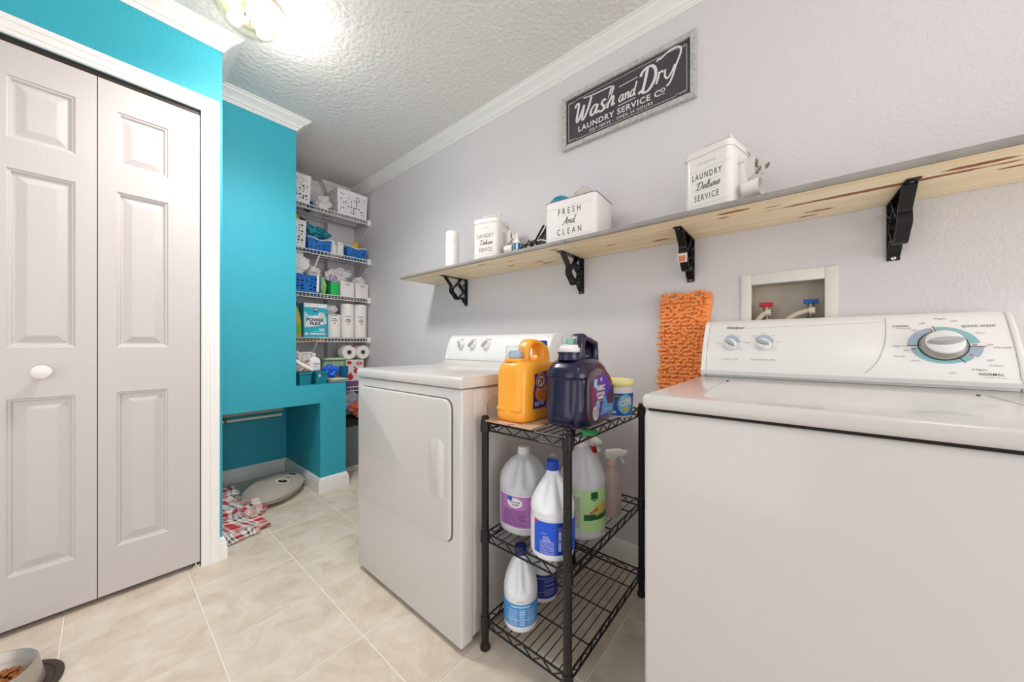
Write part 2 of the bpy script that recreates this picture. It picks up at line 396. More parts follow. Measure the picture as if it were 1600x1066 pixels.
def sweep(name, path, prof, mat=TRIM):
    """prof (out, z); outward normal is to the right of the path"""
    P = [Vector((a, b)) for a, b in path]; v = []; n = len(prof); f = []
    for i, p in enumerate(P):
        if i: d0 = (p-P[i-1]).normalized()
        if i < len(P)-1: d1 = (P[i+1]-p).normalized()
        if i == 0: d0 = d1
        if i == len(P)-1: d1 = d0
        n0, n1 = Vector((d0.y, -d0.x)), Vector((d1.y, -d1.x)); m = (n0+n1)/(1+n0.dot(n1))
        v += [(p.x+m.x*o, p.y+m.y*o, z) for o, z in prof]
    for i in range(len(P)-1):
        for k in range(n): f.append((i*n+k, i*n+(k+1) % n, (i+1)*n+(k+1) % n, (i+1)*n+k))
    f.append(tuple(range(n))); f.append(tuple((len(P)-1)*n+k for k in range(n))[::-1])
    m = MB().add(v, f); return struct(m, name, mat, angle=25)
crown = [(0, H), (.068, H), (.068, H-.006), (.060, H-.010), (.057, H-.016), (.050, H-.021), (.040, H-.028), (.030, H-.036), (.023, H-.045), (.020, H-.051), (.013, H-.053), (.012, H-.060), (.007, H-.063), (.006, H-.069), (0, H-.069)]
sweep('trim_1', [(XL, YC), (.363, YC), (.363, YN), (.80, YN), (.80, YN+.115)], crown)
sweep('trim_2', [(.42, YB), (1.30, YB), (1.30, 3.245), (X1, 3.245), (X1, YF)], crown)
base = [(0, 0), (.016, 0), (.016, .058), (.014, .064), (.0145, .074), (.011, .079), (.011, .088), (.006, .094), (.004, .100), (0, .101)]
sweep('baseboard_nook', [(.363, YN), (.363, 3.14), (.945, 3.14), (.945, YN), (1.115, YN), (1.115, YB)], base)
sweep('baseboard_closet', [(.346, YC), (.363, YC), (.363, YN)], base)
sweep('baseboard_right', [(X1, 3.245), (X1, YF)], base)
# door casing (ogee strips with mitred corner): swept in the wall plane
def casing():
    w_ = .062; prof = [(0, 0), (0, .006), (.004, .010), (.014, .012), (.018, .0155), (.028, .0165), (.034, .0135), (.040, .0135), (.045, .018), (.056, .0205), (.062, .0205), (.062, 0)]
    path = [(dx1, 0), (dx1, 2.060), (dx0, 2.060), (dx0, 0)]; v = []; f = []; n = len(prof)
    for i, (x, z) in enumerate(path):
        for o, d in prof:
            sx = 1 if x == dx1 else -1; up = 0 if z == 0 else 1
            v.append((x+sx*o, YC-d, z+up*o))
    for i in range(3):
        for k in range(n): f.append((i*n+k, i*n+(k+1) % n, (i+1)*n+(k+1) % n, (i+1)*n+k))
    f += [tuple(range(n)), tuple(3*n+k for k in range(n))]
    struct(MB().add(v, f), 'trim_3', TRIM, angle=25)
casing()
# bifold door ------------------------------------------------------
door = bpy.data.objects.new('door_1', None); COL.objects.link(door); door['kind'] = 'structure'
def leaf(x0, x1, f0, f1):
    y = YC+.001; yb = y+.033; z0, z1 = .022, 2.036; v = []; f = []
    def q(a, b, c, d, yy=None):
        k = len(v); v.extend([a, b, c, d]); f.append((k, k+1, k+2, k+3))
    xs = [x0, f0, f1, x1]; zs = [z0, .20, .813, .991, 1.609, 1.713, 1.927, z1]; fields = {(1, 1), (1, 3), (1, 5)}
    for i in range(3):
        for j in range(7):
            if (i, j) in fields:
                a0, a1, b0, b1 = xs[i], xs[i+1], zs[j], zs[j+1]
                rings = [(0, 0), (.004, .004), (.009, .005), (.012, .011), (.017, .0115), (.040, .004), (.043, .0035)]
                for (d0, h0), (d1, h1) in zip(rings, rings[1:]):
                    A = [(a0+d0, y+h0, b0+d0), (a1-d0, y+h0, b0+d0), (a1-d0, y+h0, b1-d0), (a0+d0, y+h0, b1-d0)]
                    B = [(a0+d1, y+h1, b0+d1), (a1-d1, y+h1, b0+d1), (a1-d1, y+h1, b1-d1), (a0+d1, y+h1, b1-d1)]
                    for k in range(4): q(A[k], A[(k+1) % 4], B[(k+1) % 4], B[k])
                d, h = rings[-1]; q((a0+d, y+h, b0+d), (a1-d, y+h, b0+d), (a1-d, y+h, b1-d), (a0+d, y+h, b1-d))
            else: q((xs[i], y, zs[j]), (xs[i+1], y, zs[j]), (xs[i+1], y, zs[j+1]), (xs[i], y, zs[j+1]))
    for a, b in (((x0, y), (x1, y)), ):
        q((x0, y, z0), (x0, yb, z0), (x0, yb, z1), (x0, y, z1)); q((x1, y, z0), (x1, y, z1), (x1, yb, z1), (x1, yb, z0))
        q((x0, y, z0), (x1, y, z0), (x1, yb, z0), (x0, yb, z0)); q((x0, y, z1), (x0, yb, z1), (x1, yb, z1), (x1, y, z1)); q((x0, yb, z0), (x1, yb, z0), (x1, yb, z1), (x0, yb, z1))
    return MB().add(v, f).build('door_leaf', DOORG, door, smooth=False)
DOORG = M('door_woodgrain', (199, 193, 191), .42); nt = DOORG.node_tree
_tc = nt.nodes.new('ShaderNodeTexCoord'); _mp = nt.nodes.new('ShaderNodeMapping'); _mp.inputs['Scale'].default_value = (160, 10, 7)
_n = nt.nodes.new('ShaderNodeTexNoise'); _n.inputs['Scale'].default_value = 1.5; _n.inputs['Detail'].default_value = 4; _b = nt.nodes.new('ShaderNodeBump'); _b.inputs['Strength'].default_value = .22; _b.inputs['Distance'].default_value = .002
nt.links.new(_tc.outputs['Object'], _mp.inputs[0]); nt.links.new(_mp.outputs[0], _n.inputs['Vector']); nt.links.new(_n.outputs[0], _b.inputs['Height']); nt.links.new(_b.outputs[0], nt.nodes['Principled BSDF'].inputs['Normal'])
l1 = leaf(-.3085, -.0118, -.21, -.063); l2 = leaf(-.0095, .2845, .038, .183)
MB().lathe([(.009, 0), (.009, -.012), (.014, -.016), (.0235, -.022), (.0245, -.027), (.021, -.033), (.012, -.036), (.002, -.037)], 28, (-.137, YC, .903), 'y').build('door_knob', DOORW, l1)
MB().box(.262, .284, YC+.004, YC+.022, 0, .010).cyl((.273, YC+.012, .006), .004, .02, 10).build('floor_pivot', CHROME, door)
MB().box(dx0, dx1, YC+.006, YC+.045, 2.041, 2.0595).build('top_track', M('track_shadow_metal', (60, 52, 48), .5, metal=.6), door, smooth=False)

# ================================================================ DRYER
dr = thing('clothes_dryer', 'white front-loading clothes dryer with a closed side-hinged door', 'dryer', (.742, .829, 0))
DW, DD = .690, .66   # width (y), depth (x)
MB().box(.004, DD, .004, DW-.004, .022, .853).build('cabinet', APPL, dr, bevel=.010, seg=3)
MB().box(-.004, .050, -.001, DW+.001, .018, .855).build('front_panel', APPL, dr, bevel=.008, seg=3)
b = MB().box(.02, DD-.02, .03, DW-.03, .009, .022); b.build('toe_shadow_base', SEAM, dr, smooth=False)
for x, y in ((.05, .05), (.05, DW-.05), (DD-.05, .05), (DD-.05, DW-.05)): MB().cyl((x, y, 0), .018, .02, 14).build('foot', SEAM, dr)
# side panel embossing: raised ridge rectangle on the -y side
MB().tube([(.115, .004, .80), (.14, .004, .82), (.58, .004, .82), (.605, .004, .80), (.605, .004, .17), (.58, .004, .15), (.14, .004, .15), (.115, .004, .17)], .0035, 8, closed=True).build('side_emboss', APPL, dr)
# lid with curved rise to the console
prof = [(-.008, .858), (-.008, .884), (-.003, .893), (.006, .896), (.42, .895), (.455, .898), (.475, .905), (.487, .916), (.49, .918), (.66, .918), (.66, .858)]
lid = MB().prism(prof, -.004, DW+.004, lambda u, v, h: (u, h, v)).build('top', APPL, dr, bevel=.004, seg=2)
# door
def round_rect(y0, y1, z0, z1, r, n=6):
    out = []
    for cy, cz, a0 in ((y1-r, z1-r, 0), (y0+r, z1-r, PI/2), (y0+r, z0+r, PI), (y1-r, z0+r, 3*PI/2)):
        for k in range(n+1):
            a = a0+PI/2*k/n; out.append((cy+r*math.cos(a), cz+r*math.sin(a)))
    return out
MB().prism(round_rect(.039, .661, .345, .823, .035), -.0045, -.0025, lambda u, v, h: (h, u, v)).build('door_gasket', M('gasket_grey', (120, 116, 114), .6), dr, smooth=False)
dd = MB().prism(round_rect(.043, .658, .349, .820, .032), -.016, -.004, lambda u, v, h: (h, u, v)).build('door', APPL, dr, bevel=.006, seg=3)
hp = [(u, v) for u, v in round_rect(.070, .140, .487, .677, .03)]
MB().prism(round_rect(.066, .150, .480, .684, .034), -.0175, -.0155, lambda u, v, h: (h, u, v)).build('handle_recess', APPL, dd, bevel=.001)
MB().loft([(.490, .006, .012, 2), (.505, .011, .018, 2.4), (.583, .015, .020, 2.5), (.66, .011, .018, 2.4), (.676, .006, .012, 2)], 24).build('handle', APPL, dd, loc=(-.018, .088, 0))
for z in (.745, .40): MB().box(-.0085, -.003, .650, .668, z-.024, z+.024).build('hinge', M('hinge_grey', (150, 146, 142), .5), dd, bevel=.001)
# console
cp = [(.492, .918), (.496, .940), (.508, .985), (.524, 1.022), (.540, 1.043), (.556, 1.052), (.60, 1.050), (.62, 1.03), (.63, .918)]
MB().prism(cp, .008, DW-.008, lambda u, v, h: (u, h, v)).build('console', APPL2, dr, bevel=.006, seg=3)
for yy in (0, DW-.012):
    MB().prism([(u-.004 if u < .55 else u+.003, v+(.003 if v > .93 else 0)) for u, v in cp], yy, yy+.012, lambda u, v, h: (u, h, v)).build('end_cap', APPL2, dr, bevel=.004, seg=2)
nrm = Vector((-.98, 0, .2)).normalized()
def knob_dial(parent, c, r, rot, mat1=GREYP, mat2=APPL2, tilt=.25):
    k = MB().lathe([(r*1.12, 0), (r*1.12, .003), (r, .006), (r*.92, .014), (r*.75, .017)], 28).build('dial_knob', mat2, parent)
    g = MB().loft([(.010, r*1.0, r*.46, 2.2), (.022, r*.96, r*.36, 2.2), (.026, r*.86, r*.28, 2)], 24).build('grip', mat1, k)
    k.location = c; k.rotation_mode = 'XYZ'; k.rotation_euler = (0, -PI/2+tilt, 0)
    g.rotation_euler = (0, 0, rot)
    return k
for yy, rt_ in ((1.408, .5), (1.318, -.7), (1.219, -.7)):
    knob_dial(dr, (.513, yy-.829, 1.000), .021, rt_, tilt=.35)
pf = plane((.5065, 0, .985), (0, -1, 0), (.34, 0, .94), .0016)
pr = Print(lambda a, b_: pf(a+.829, b_))
for yy, s_ in ((1.41, 'TEMP'), (1.315, 'SIGNAL'), (1.21, 'AUTO DRY')): pr.text(s_, .009, -yy, .045, bold=.01)
for yy in (1.408, 1.318, 1.219):
    for a in range(5): pr.text('-', .008, -yy+.031*math.cos(.5+a*.55), .014+.031*math.sin(.5+a*.55))
pr.build('lettering', INK, dr)

# ================================================================ WASHER
wa = thing('washing_machine', 'white top-loading washing machine with a round teal-ringed dial, nearest the camera', 'washer', (.78, .272, 0))
WW = .686
def wy(y): return y-.272
MB().box(.004, .66, -WW+.003, -.003, .02, .8535).build('cabinet', APPL, wa, bevel=.012, seg=3)
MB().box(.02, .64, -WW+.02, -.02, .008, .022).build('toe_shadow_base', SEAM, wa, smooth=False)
MB().box(.010, .65, -WW+.012, -.012, .8525, .8585).build('seam_shadow', SEAM, wa, smooth=False)
for x, y in ((.05, -.05), (.05, -WW+.05), (.6, -.05), (.6, -WW+.05)): MB().cyl((x, y, 0), .018, .02, 14).build('foot', SEAM, wa)
MB().box(-.002, .70, -WW, 0, .858, .889).build('top', APPL, wa, bevel=.010, seg=4)
# lid: slightly domed with recessed border
def lidz(u, v):
    e = min(u, 1-u, v, 1-v); t = min(1, e/.10); return .8888+.0022*t*t*(3-2*t)
MB().grid(30, 30, lambda u, v: (.035+.435*u, -.103-(.484)*v, lidz(u, v))).build('lid', APPL, wa)
MB().tube([(.035, -.101, .8885), (.47, -.101, .8885)], .0016, 6).build('lid_edge', M('soft_grey_seam', (186, 184, 182), .5), wa)
MB().tube([(.035, -.589, .8885), (.47, -.589, .8885)], .0016, 6).build('lid_edge', M('soft_grey_seam', (186, 184, 182), .5), wa)
for y in (.167, -.300): MB().cyl((.445, wy(y), .888), .003, .0035, 10).build('lid_bumper', SEAM, wa)
# console: base at x=.606 (world 1.386)
def cx_(z):   # front face profile, world z -> local x
    t = (z-.905)/.175; return .606-.003*math.sin(PI*min(max(t, 0), 1))+.088*max(t, 0)**1.3
prof = [(.606, .889), (.606, .900), (.600, .9085), (.6015, .915)]+[(cx_(.915+.160*i/30), .915+.160*i/30) for i in range(1, 31)]+[(.698, 1.080), (.706, 1.087), (.722, 1.089), (.738, 1.075), (.745, 1.0), (.745, .889)]
MB().prism(prof, -WW+.012, -.016, lambda u, v, h: (u, h, v)).build('console', APPL2, wa, bevel=.003, seg=2)
for a0, a1 in ((-.016, 0), (-WW, -WW+.012)):
    MB().prism([(u-.002 if u < .70 else u+.002, v) for u, v in prof], a0+.0006, a1, lambda u, v, h: (u, h, v)).build('end_cap', APPL2, wa, bevel=.005, seg=3)
MB().prism([(.598, .8975), (.6025, .914), (.610, .914), (.610, .8975)], -WW+.002, -.002, lambda u, v, h: (u, h, v)).build('console_base_trim', M('console_grey_trim', (206, 208, 208), .35), wa)
def wc(y, z, off=.0008):     # point on the console face
    d = .0025; s_ = (cx_(z+d)-cx_(z-d))/(2*d); n_ = Vector((-1, 0, s_)).normalized()
    return (cx_(z)+n_.x*off, wy(y), z+n_.z*off)
wf = lambda a, b_: wc(-a, b_)          # u = -y
wf2 = lambda a, b_: wc(-a, b_, .0018)
DY, DZ = -.291, .998
ring1 = Print(wf); ring2 = Print(wf); KZ = .81
def RP(r, a): return (dc[0]+r*.93*math.cos(a), dc[1]+KZ*r*.93*math.sin(a))
blk = Print(wf2); pink = Print(wf2)
dc = (-DY, DZ)
def D_(a): return math.radians(a)
ring1.arc(*dc, .037, .062, D_(8), D_(97), 24, KZ).arc(*dc, .037, .058, D_(188), D_(300), 24, KZ).arc(*dc, .037, .061, D_(303), D_(322), 24, KZ)
ring2.arc(*dc, .037, .062, D_(105), D_(180), 24, KZ).arc(*dc, .037, .065, D_(326), D_(356), 24, KZ)
for a, r0, r1 in ((100, .044, .070), (181, .044, .068), (357, .044, .074), (301, .044, .067)):
    a = D_(a); blk.stroke([RP(r0, a), RP(r1, a)], .0018, 0)
for a in (106, 193, 3, 325):
    a = D_(a); pink.stroke([RP(.053, a), RP(.060, a)], .0024, 0)
for t, s_, u, v, sp in (('CASUAL', .0080, .222, 1.052, 1.1), ('Permanent Press', .0042, .226, 1.0455, 1), ('QUICK WASH', .0080, .355, 1.048, 1.1), ('14 Regular', .0052, .294, 1.0705, 1), ('Regular 14', .0052, .213, .996, 1),
                        ('6 Pre-wash', .0056, .384, .9925, 1.05), ('12 Regular', .0058, .342, .938, 1), ('NORMAL', .0085, .360, .927, 1.1)):
    blk.text(t, s_, u, v, 1.0, sp, bold=.006 if s_ > .006 else 0)
for t, u, v in (('OFF', .262, 1.058), ('OFF', .226, .984), ('OFF', .366, .999), ('OFF', .362, .961)): pink.text(t, .0062, u, v)
fine = Print(wf2)
for t, u, v in (('Light', .318, 1.063), ('Short', .356, 1.030), ('Light', .246, 1.040), ('Heavy', .24, .957), ('Light', .300, .928), ('Less Soil', .212, .968), ('12 Heavy', .368, .949), ('Cotton / Linen', .365, .919), ('Delicate Hand Wash', .275, .915)): fine.text(t, .006, u, v)
# small dials: legends
for y, lab in ((.186, 'LOAD SIZE'), (.092, 'TEMPERATURE')):
    fine.text(lab, .0072, -y, .950, 1, 1.5)
    for a in (175, 130, 90, 50, 8): fine.text('warm' if a == 90 else 'cold', .0052, -y+.042*math.cos(D_(a)), 1.004+.034*math.sin(D_(a)))
ring2.arc(-.186, 1.004, .018, .030, D_(10), D_(120)).arc(-.092, 1.004, .018, .030, D_(10), D_(150))
blk.text('Whirlpool', .0125, -.176, 1.060, 1, 1, .25, .01)
TEALR = M('print_teal', (142, 190, 196), .5); BLUER = M('print_bluegrey', (168, 184, 204), .5)
ring1.build('dial_ring_print', TEALR, wa, 'pale teal dial ring'); ring2.build('dial_ring_print', BLUER, wa, 'pale blue-grey dial ring')
blk.build('lettering', M('print_charcoal', (56, 58, 66), .5), wa); pink.build('off_marks', M('print_red', (176, 70, 84), .5), wa, 'small red OFF marks')
fine.build('fine_lettering', M('print_grey', (140, 142, 146), .5), wa)
MB().tube([tuple(wc(y, z, .0002)) for y, z in [(p.x, p.y) for p in catmull([(-.194, 1.078), (-.193, 1.05), (-.186, 1.0), (-.168, .95), (-.143, .918)], 6)]], .0009, 5).tube([wc(.14, 1.058, 0), wc(-.19, 1.066, 0)], .0006, 4).build('panel_crease', M('crease_grey', (176, 178, 180), .5), wa)
bigk = MB().lathe([(.0425, 0), (.0425, .002), (.040, .006), (.037, .014), (.034, .018)], 48).build('main_dial', M('satin_silver', (186, 180, 174), .26, metal=.85), wa, label='large silver main dial')
bigk.location = wc(DY, DZ, .001); bigk.rotation_euler = (0, -PI/2+.50, 0)
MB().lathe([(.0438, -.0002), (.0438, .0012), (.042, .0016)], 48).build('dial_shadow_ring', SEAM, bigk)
MB().lathe([(.034, .016), (.0335, .022), (.029, .025), (.004, .025)], 40).build('dial_face', APPL2, bigk)
MB().loft([(.024, .032, .012, 1.7), (.033, .030, .008, 1.7), (.036, .026, .004, 1.7)], 32).build('grip', GREYP, bigk).rotation_euler = (0, 0, PI/2+.12)
for y, r_ in ((.186, .9), (.092, .6)): knob_dial(wa, wc(y, 1.000, .001), .019, PI/2-r_+.2, tilt=.50)
# ================================================================ CEILING LIGHT
cl = thing('ceiling_light', 'round glass ceiling light with glowing bulbs and a bright metal rim', 'ceiling light', (.405, 1.79, H))
MB().lathe([(.125, 0), (.128, -.008), (.124, -.016), (.10, -.018), (.09, -.012)], 48).build('base_plate', M('brass_pale', (226, 214, 190), .25, metal=.7), cl)
GLASS = M('clear_glass', (240, 246, 240), .03, trans=1, ior=1.2, alpha=.35)
MB().lathe([(.121, -.016), (.120, -.035), (.108, -.062), (.085, -.082), (.05, -.094), (.004, -.097)], 48, cap=False).build('glass_bowl', GLASS, cl)
BULB = M('lit_bulb', (255, 244, 225), .4, emit=((255, 240, 215), 14))
for a in (.4, .4+2.1, .4+4.2):
    px_, py_ = .055*math.cos(a), .055*math.sin(a)
    bb = MB().cyl((px_*.35, py_*.35, -.055), .013, .03, 14).build('lamp_socket', M('socket_cream', (220, 210, 190), .5), cl)
    MB().lathe([(.010, 0), (.014, -.01), (.023, -.03), (.025, -.042), (.018, -.056), (.003, -.062)], 20, (px_, py_, -.022)).build('bulb', BULB, bb)
MB().box(-.02, .02, -.004, .004, -.052, -.018).build('bracket', BLACKM, cl)
rc = thing('ceiling_light', 'second round glass ceiling light behind the camera, out of the frame', 'ceiling light', (.35, -.55, H))
MB().lathe([(.125, 0), (.128, -.008), (.124, -.016), (.10, -.018), (.09, -.012)], 48).build('base_plate', _m['brass_pale'], rc)
MB().lathe([(.118, -.016), (.117, -.022), (.110, -.030), (.004, -.034)], 48).build('glass_bowl', M('lit_opal_glass', (255, 246, 232), .4, emit=((255, 240, 220), 6)), rc)

# ================================================================ WALL SHELF BOARDS
ZS = 1.450; ZU = 1.427
edgeM = M('grey_stained_edge', (140, 134, 129), .6, var=(14, (160, 154, 147)))
def board(y0, y1, label, knots):
    t = thing('shelf_board', label, 'shelf board', (0, 0, 0), group='boards of the wall shelf')
    pm = pine_material('pine_'+str(round(y1*10)), knots, y1-y0)
    MB().box(1.262, 1.538, y0, y1, ZU, ZS-.003).build('pine_board', pm, t, bevel=.001, seg=1)
    MB().prism([(1.262, ZU+.001), (1.262, ZS-.0005), (1.2565, ZS-.002), (1.253, ZS-.007), (1.252, ZS-.0115), (1.253, ZU+.006), (1.2565, ZU+.002)], y0, y1, lambda u, v, h: (u, h, v)).build('front_edge', edgeM, t, label='grey stained rounded front edge')
    MB().box(1.262, 1.538, y0, y1, ZS-.003, ZS).build('top_face', edgeM, t, smooth=False, label='grey stained top face')
    return t
board(.7600, 2.004, 'grey-topped pine shelf board on the left, under the white bottle and two tins', [(1.30, 1.30, .006, .035), (1.42, 1.19, .007, .022), (1.34, 1.13, .004, .012), (1.305, .845, .008, .022), (1.49, 1.0, .007, .04), (1.44, 1.02, .005, .03)])
board(-1.0, .7570, 'grey-topped pine shelf board on the right, under the single far-right tin', [(1.46, .43, .009, .035), (1.40, .62, .005, .02), (1.30, .16, .009, .045), (1.34, .195, .005, .018), (1.36, -.16, .010, .22), (1.46, -.05, .008, .035), (1.50, -.02, .006, .025), (1.33, -.33, .011, .06), (1.40, -.40, .006, .03), (1.33, .06, .004, .02)])

# ================================================================ BRACKETS
def bracket(y, label, screw=False, tilt=0):
    t = thing('shelf_bracket', label, 'bracket', (1.5395, y, ZU), tilt, 'black scrollwork brackets under the shelf')
    w_ = .028
    MB().strip([(-.001, 0, -.002), (-.205, 0, -.002), (-.212, 0, -.003)], (0, 1, 0), w_, .0035).build('top_arm', BLACKM, t, smooth=False, bevel=.0006, seg=1)
    MB().strip([(-.0025, 0, 0), (-.0025, 0, -.172)], (0, 1, 0), w_, .0035).build('wall_plate', BLACKM, t, smooth=False, bevel=.0006, seg=1)
    # outer brace: diagonal, bulging around the scroll, down to the plate
    c = (-.078, -.082)
    pts = [(-.178, -.004), (-.132, -.052)]
    for a in (170, 190, 205, 225, 240, 258, 275, 290): 
        r = .050+.006*math.cos(math.radians((a-90)*4)); pts.append((c[0]+r*math.cos(math.radians(a)), c[1]+r*math.sin(math.radians(a))))
    pts += [(-.040, -.120), (-.022, -.142), (-.004, -.158)]
    P = catmull(pts, 4); MB().strip([(p.x, 0, p.y) for p in P], (0, 1, 0), w_, .004).build('brace', BLACKM, t, angle=50)
    # inner quatrefoil ring
    q = []
    for k in range(25):
        a = 2*PI*k/24+PI/4; r = .041+.0065*math.cos(4*a); q.append((c[0]+.004+r*math.cos(a), 0, c[1]+r*math.sin(a)))
    MB().strip(q, (0, 1, 0), w_, .004).build('ring', BLACKM, t, angle=50)
    MB().strip([(-.006, 0, -.030), (-.022, 0, -.042), (-.044, 0, -.052)], (0, 1, 0), w_, .004).strip([(-.055, 0, -.004), (-.062, 0, -.020), (-.080, 0, -.036)], (0, 1, 0), w_, .004).build('inner_scroll', BLACKM, t, angle=50)
    for z in ((-.165,) ): MB().lathe([(.006, 0), (.0055, -.002), (.003, -.003)], 14, (-.0045, 0, z), 'x').build('screw', CHROME if screw else M('dark_screw', (120, 110, 104), .4, metal=.8), t)
    MB().lathe([(.0045, 0), (.004, -.002)], 12, (-.190, 0, -.004)).build('screw', M('dark_screw', (120, 110, 104), .4, metal=.8), t)
    return t
bracket(1.679, 'black scrollwork bracket under the left end of the shelf')
bracket(.833, 'black scrollwork bracket just left of the shelf joint, under the square tin box')
b3 = bracket(.337, 'black scrollwork bracket with a price sticker, above the orange mop pad')
bracket(-.219, 'black scrollwork bracket at the far right, above the washer dial', True, .03)
tg = Print(plane((-.138, 0, -.082), (0, -1, 0), (.05, 0, -.02), 0))
stk = MB().box(-.1385, -.1355, -.017, .017, -.116, -.082).build('price_sticker', M('sticker_white', (226, 216, 210), .6), b3, smooth=False, label='crumpled white and orange price sticker')
Print(plane((-.1388, 0, -.101), (0, -1, 0), (0, 0, 1), 0)).rect(-.012, .011, -.012, .010).build('sticker_print', M('sticker_orange', (206, 130, 88), .6), stk, multi=False)

# ================================================================ TINS ON THE SHELF
TIN = M('cream_white_tin', (236, 232, 228), .25, coat=.4)
TINK = M('tin_print_grey', (92, 90, 90), .5); TINL = M('tin_line_grey', (190, 188, 186), .5)
def tin_shell(t, w_, d_, h_, r, open_=False):
    """tin with front face towards local -x, width along y"""
    pl = round_rect(-w_/2, w_/2, -d_/2, d_/2, r, 6)
    m = MB(); n = len(pl); v = []; f = []
    rings = [(0, 0), (0, .004), (0, h_), ] + ([(-.0025, h_+.002), (-.005, h_), (-.006, h_-.02)] if open_ else [])
    for ins, z in [(-.004, 0)]+rings:
        for (yy, xx) in pl:
            k = 1+ins/(w_/2); v.append((xx*k, yy*k, z))
    for i in range(len(rings)):
        for k in range(n): f.append((i*n+k, i*n+(k+1) % n, (i+1)*n+(k+1) % n, (i+1)*n+k))
    f.append(tuple(range(n)))
    f.append(tuple(len(rings)*n+k for k in range(n)))
    return m.add(v, f).build('body', TIN, t)
def tin_lid(t, w_, d_, z, r):
    pl = round_rect(-w_/2-.003, w_/2+.003, -d_/2-.003, d_/2+.003, r, 6); n = len(pl); v = []; f = []
    rings = [(0, 0), (0, .018), (-.003, .023), (-.008, .025)]
    for ins, zz in rings:
        for (yy, xx) in pl: k = 1+ins/(w_/2); v.append((xx*k, yy*k, z+zz))
    for i in range(3):
        for k in range(n): f.append((i*n+k, i*n+(k+1) % n, (i+1)*n+(k+1) % n, (i+1)*n+k))
    f.append(tuple(range(n))[::-1]); f.append(tuple(3*n+k for k in range(n)))
    l = MB().add(v, f).build('lid', TIN, t)
    MB().box(-.006, .006, -w_*.30, w_*.28, z+.052, z+.065).build('lid_handle', M('pale_wood_handle', (214, 190, 176), .5), l, bevel=.003, label='pale wooden lid handle')
    for y in (-w_*.31, w_*.29): MB().box(-.007, .007, y-.003, y+.003, z+.022, z+.067).build('handle_post', TIN, l, bevel=.002)
    return l
def service_tin(x, y, rz, label, tagside):
    t = thing('laundry_tin', label, 'tin', (x, y, ZS), rz, 'lettered laundry tins with hanging scoops')
    w_, d_, h_ = .155, .145, .198
    tin_shell(t, w_, d_, h_, .022); tin_lid(t, w_, d_, h_, .024)
    f = lambda a, b_: (-d_/2-.0006, -a, b_)
    p = Print(f); p.text('LAUNDRY', .029, 0, .128, .58, 1.36, bold=.012).text('SERVICE', .029, 0, .054, .58, 1.36, bold=.012)
    script(p, 'Deluxe', -.036, .083, .0125, .0024, .35, 1.0)
    p.build('lettering', TINK, t)
    q = Print(f); q.text('SELF SERVICE', .011, 0, .170, .8, 1.2)
    for z, a in ((.150, .072), (.108, .038), (.075, .038), (.030, .072), (.016, .072)): q.rect(-a, a, z, z+.0008)
    q.build('fine_lettering', TINL, t)
    MB().tube([(-.02, -w_/2, .155), (-.02, -w_/2-.018, .155)], .009, 14).build('scoop_peg', TIN, t)
    sc = thing('scoop', 'white tin scoop hanging on the '+tagside, 'scoop', (0, 0, 0), 0, 'white scoops on the tins')
    sc.location = t.matrix_basis @ Vector((-.012, -w_/2-.012, .012)); sc.rotation_euler.z = rz
    MB().lathe([(.002, .040), (.0235, .040), (.025, -.004), (.0262, -.004), (.0255, .044), (.002, .046)][::-1], 32, (-.004, -.046, .042), 'y').build('cup', TIN, sc)
    MB().box(-.008, .002, -.010, -.006, .055, .150).build('handle', TIN, sc, bevel=.001)
    tgm = M('tag_brown_photo', (120, 96, 84), .6, var=(60, (214, 206, 198), .42, .55))
    tg_ = thing('hang_tag', 'folded brown and white paper tag hanging beside the '+tagside, 'tag', sc.location, rz, 'paper tags on the tins')
    MB().prism([(-.034, .135), (-.034, .085), (-.058, .070), (-.080, .098)], -.0006, .0006, lambda u, v, h: (h-.004+(u+.03)*.25, u, v)).build('card', tgm, tg_, smooth=False)
    MB().prism([(-.012, .145), (-.014, .075), (-.032, .085), (-.034, .140)], -.0006, .0006, lambda u, v, h: (h-.006+u*.15, u, v)).build('card', M('tag_white', (226, 222, 218), .6), tg_, smooth=False)
    MB().tube([(-.004, -.020, .148), (0, -.012, .165), (.004, -.006, .172), (0, -.016, .160)], .0008, 5).build('string', INK, tg_)
    return t
service_tin(1.3755, 1.295, math.radians(14.5), 'lettered laundry tin with lid, left of the small blue bottle', 'left tin')
service_tin(1.385, .223, -math.radians(14.0), 'lettered laundry tin with lid, alone on the right shelf board', 'right tin')
# square tin box
bx_ = thing('tin_box', 'open white tin box lettered FRESH And CLEAN over the shelf joint', 'tin', (1.385, .765, ZS), math.radians(3))
w_, d_, h_ = .246, .185, .182
tin_shell(bx_, w_, d_, h_, .02, True)
MB().tube([(v_[1], v_[0], h_+.0015) for v_ in round_rect(-w_/2-.0005, w_/2+.0005, -d_/2-.0005, d_/2+.0005, .02, 6)], .0016, 6, closed=True).build('rim', M('rim_dark', (120, 116, 112), .4), bx_)
f = lambda a, b_: (-d_/2-.0006, -a, b_)
p = Print(f); p.text('FRESH', .037, 0, .130, .66, 1.85, bold=.012).text('CLEAN', .037, 0, .042, .66, 1.85, bold=.012); script(p, 'And', -.032, .075, .0155, .003, .3)
p.build('lettering', TINK, bx_)
q = Print(f)
for z, a in ((.150, .11), (.108, .055), (.067, .055), (.020, .11)): q.rect(-a, a, z, z+.0009)
q.build('rule_lines', TINL, bx_)
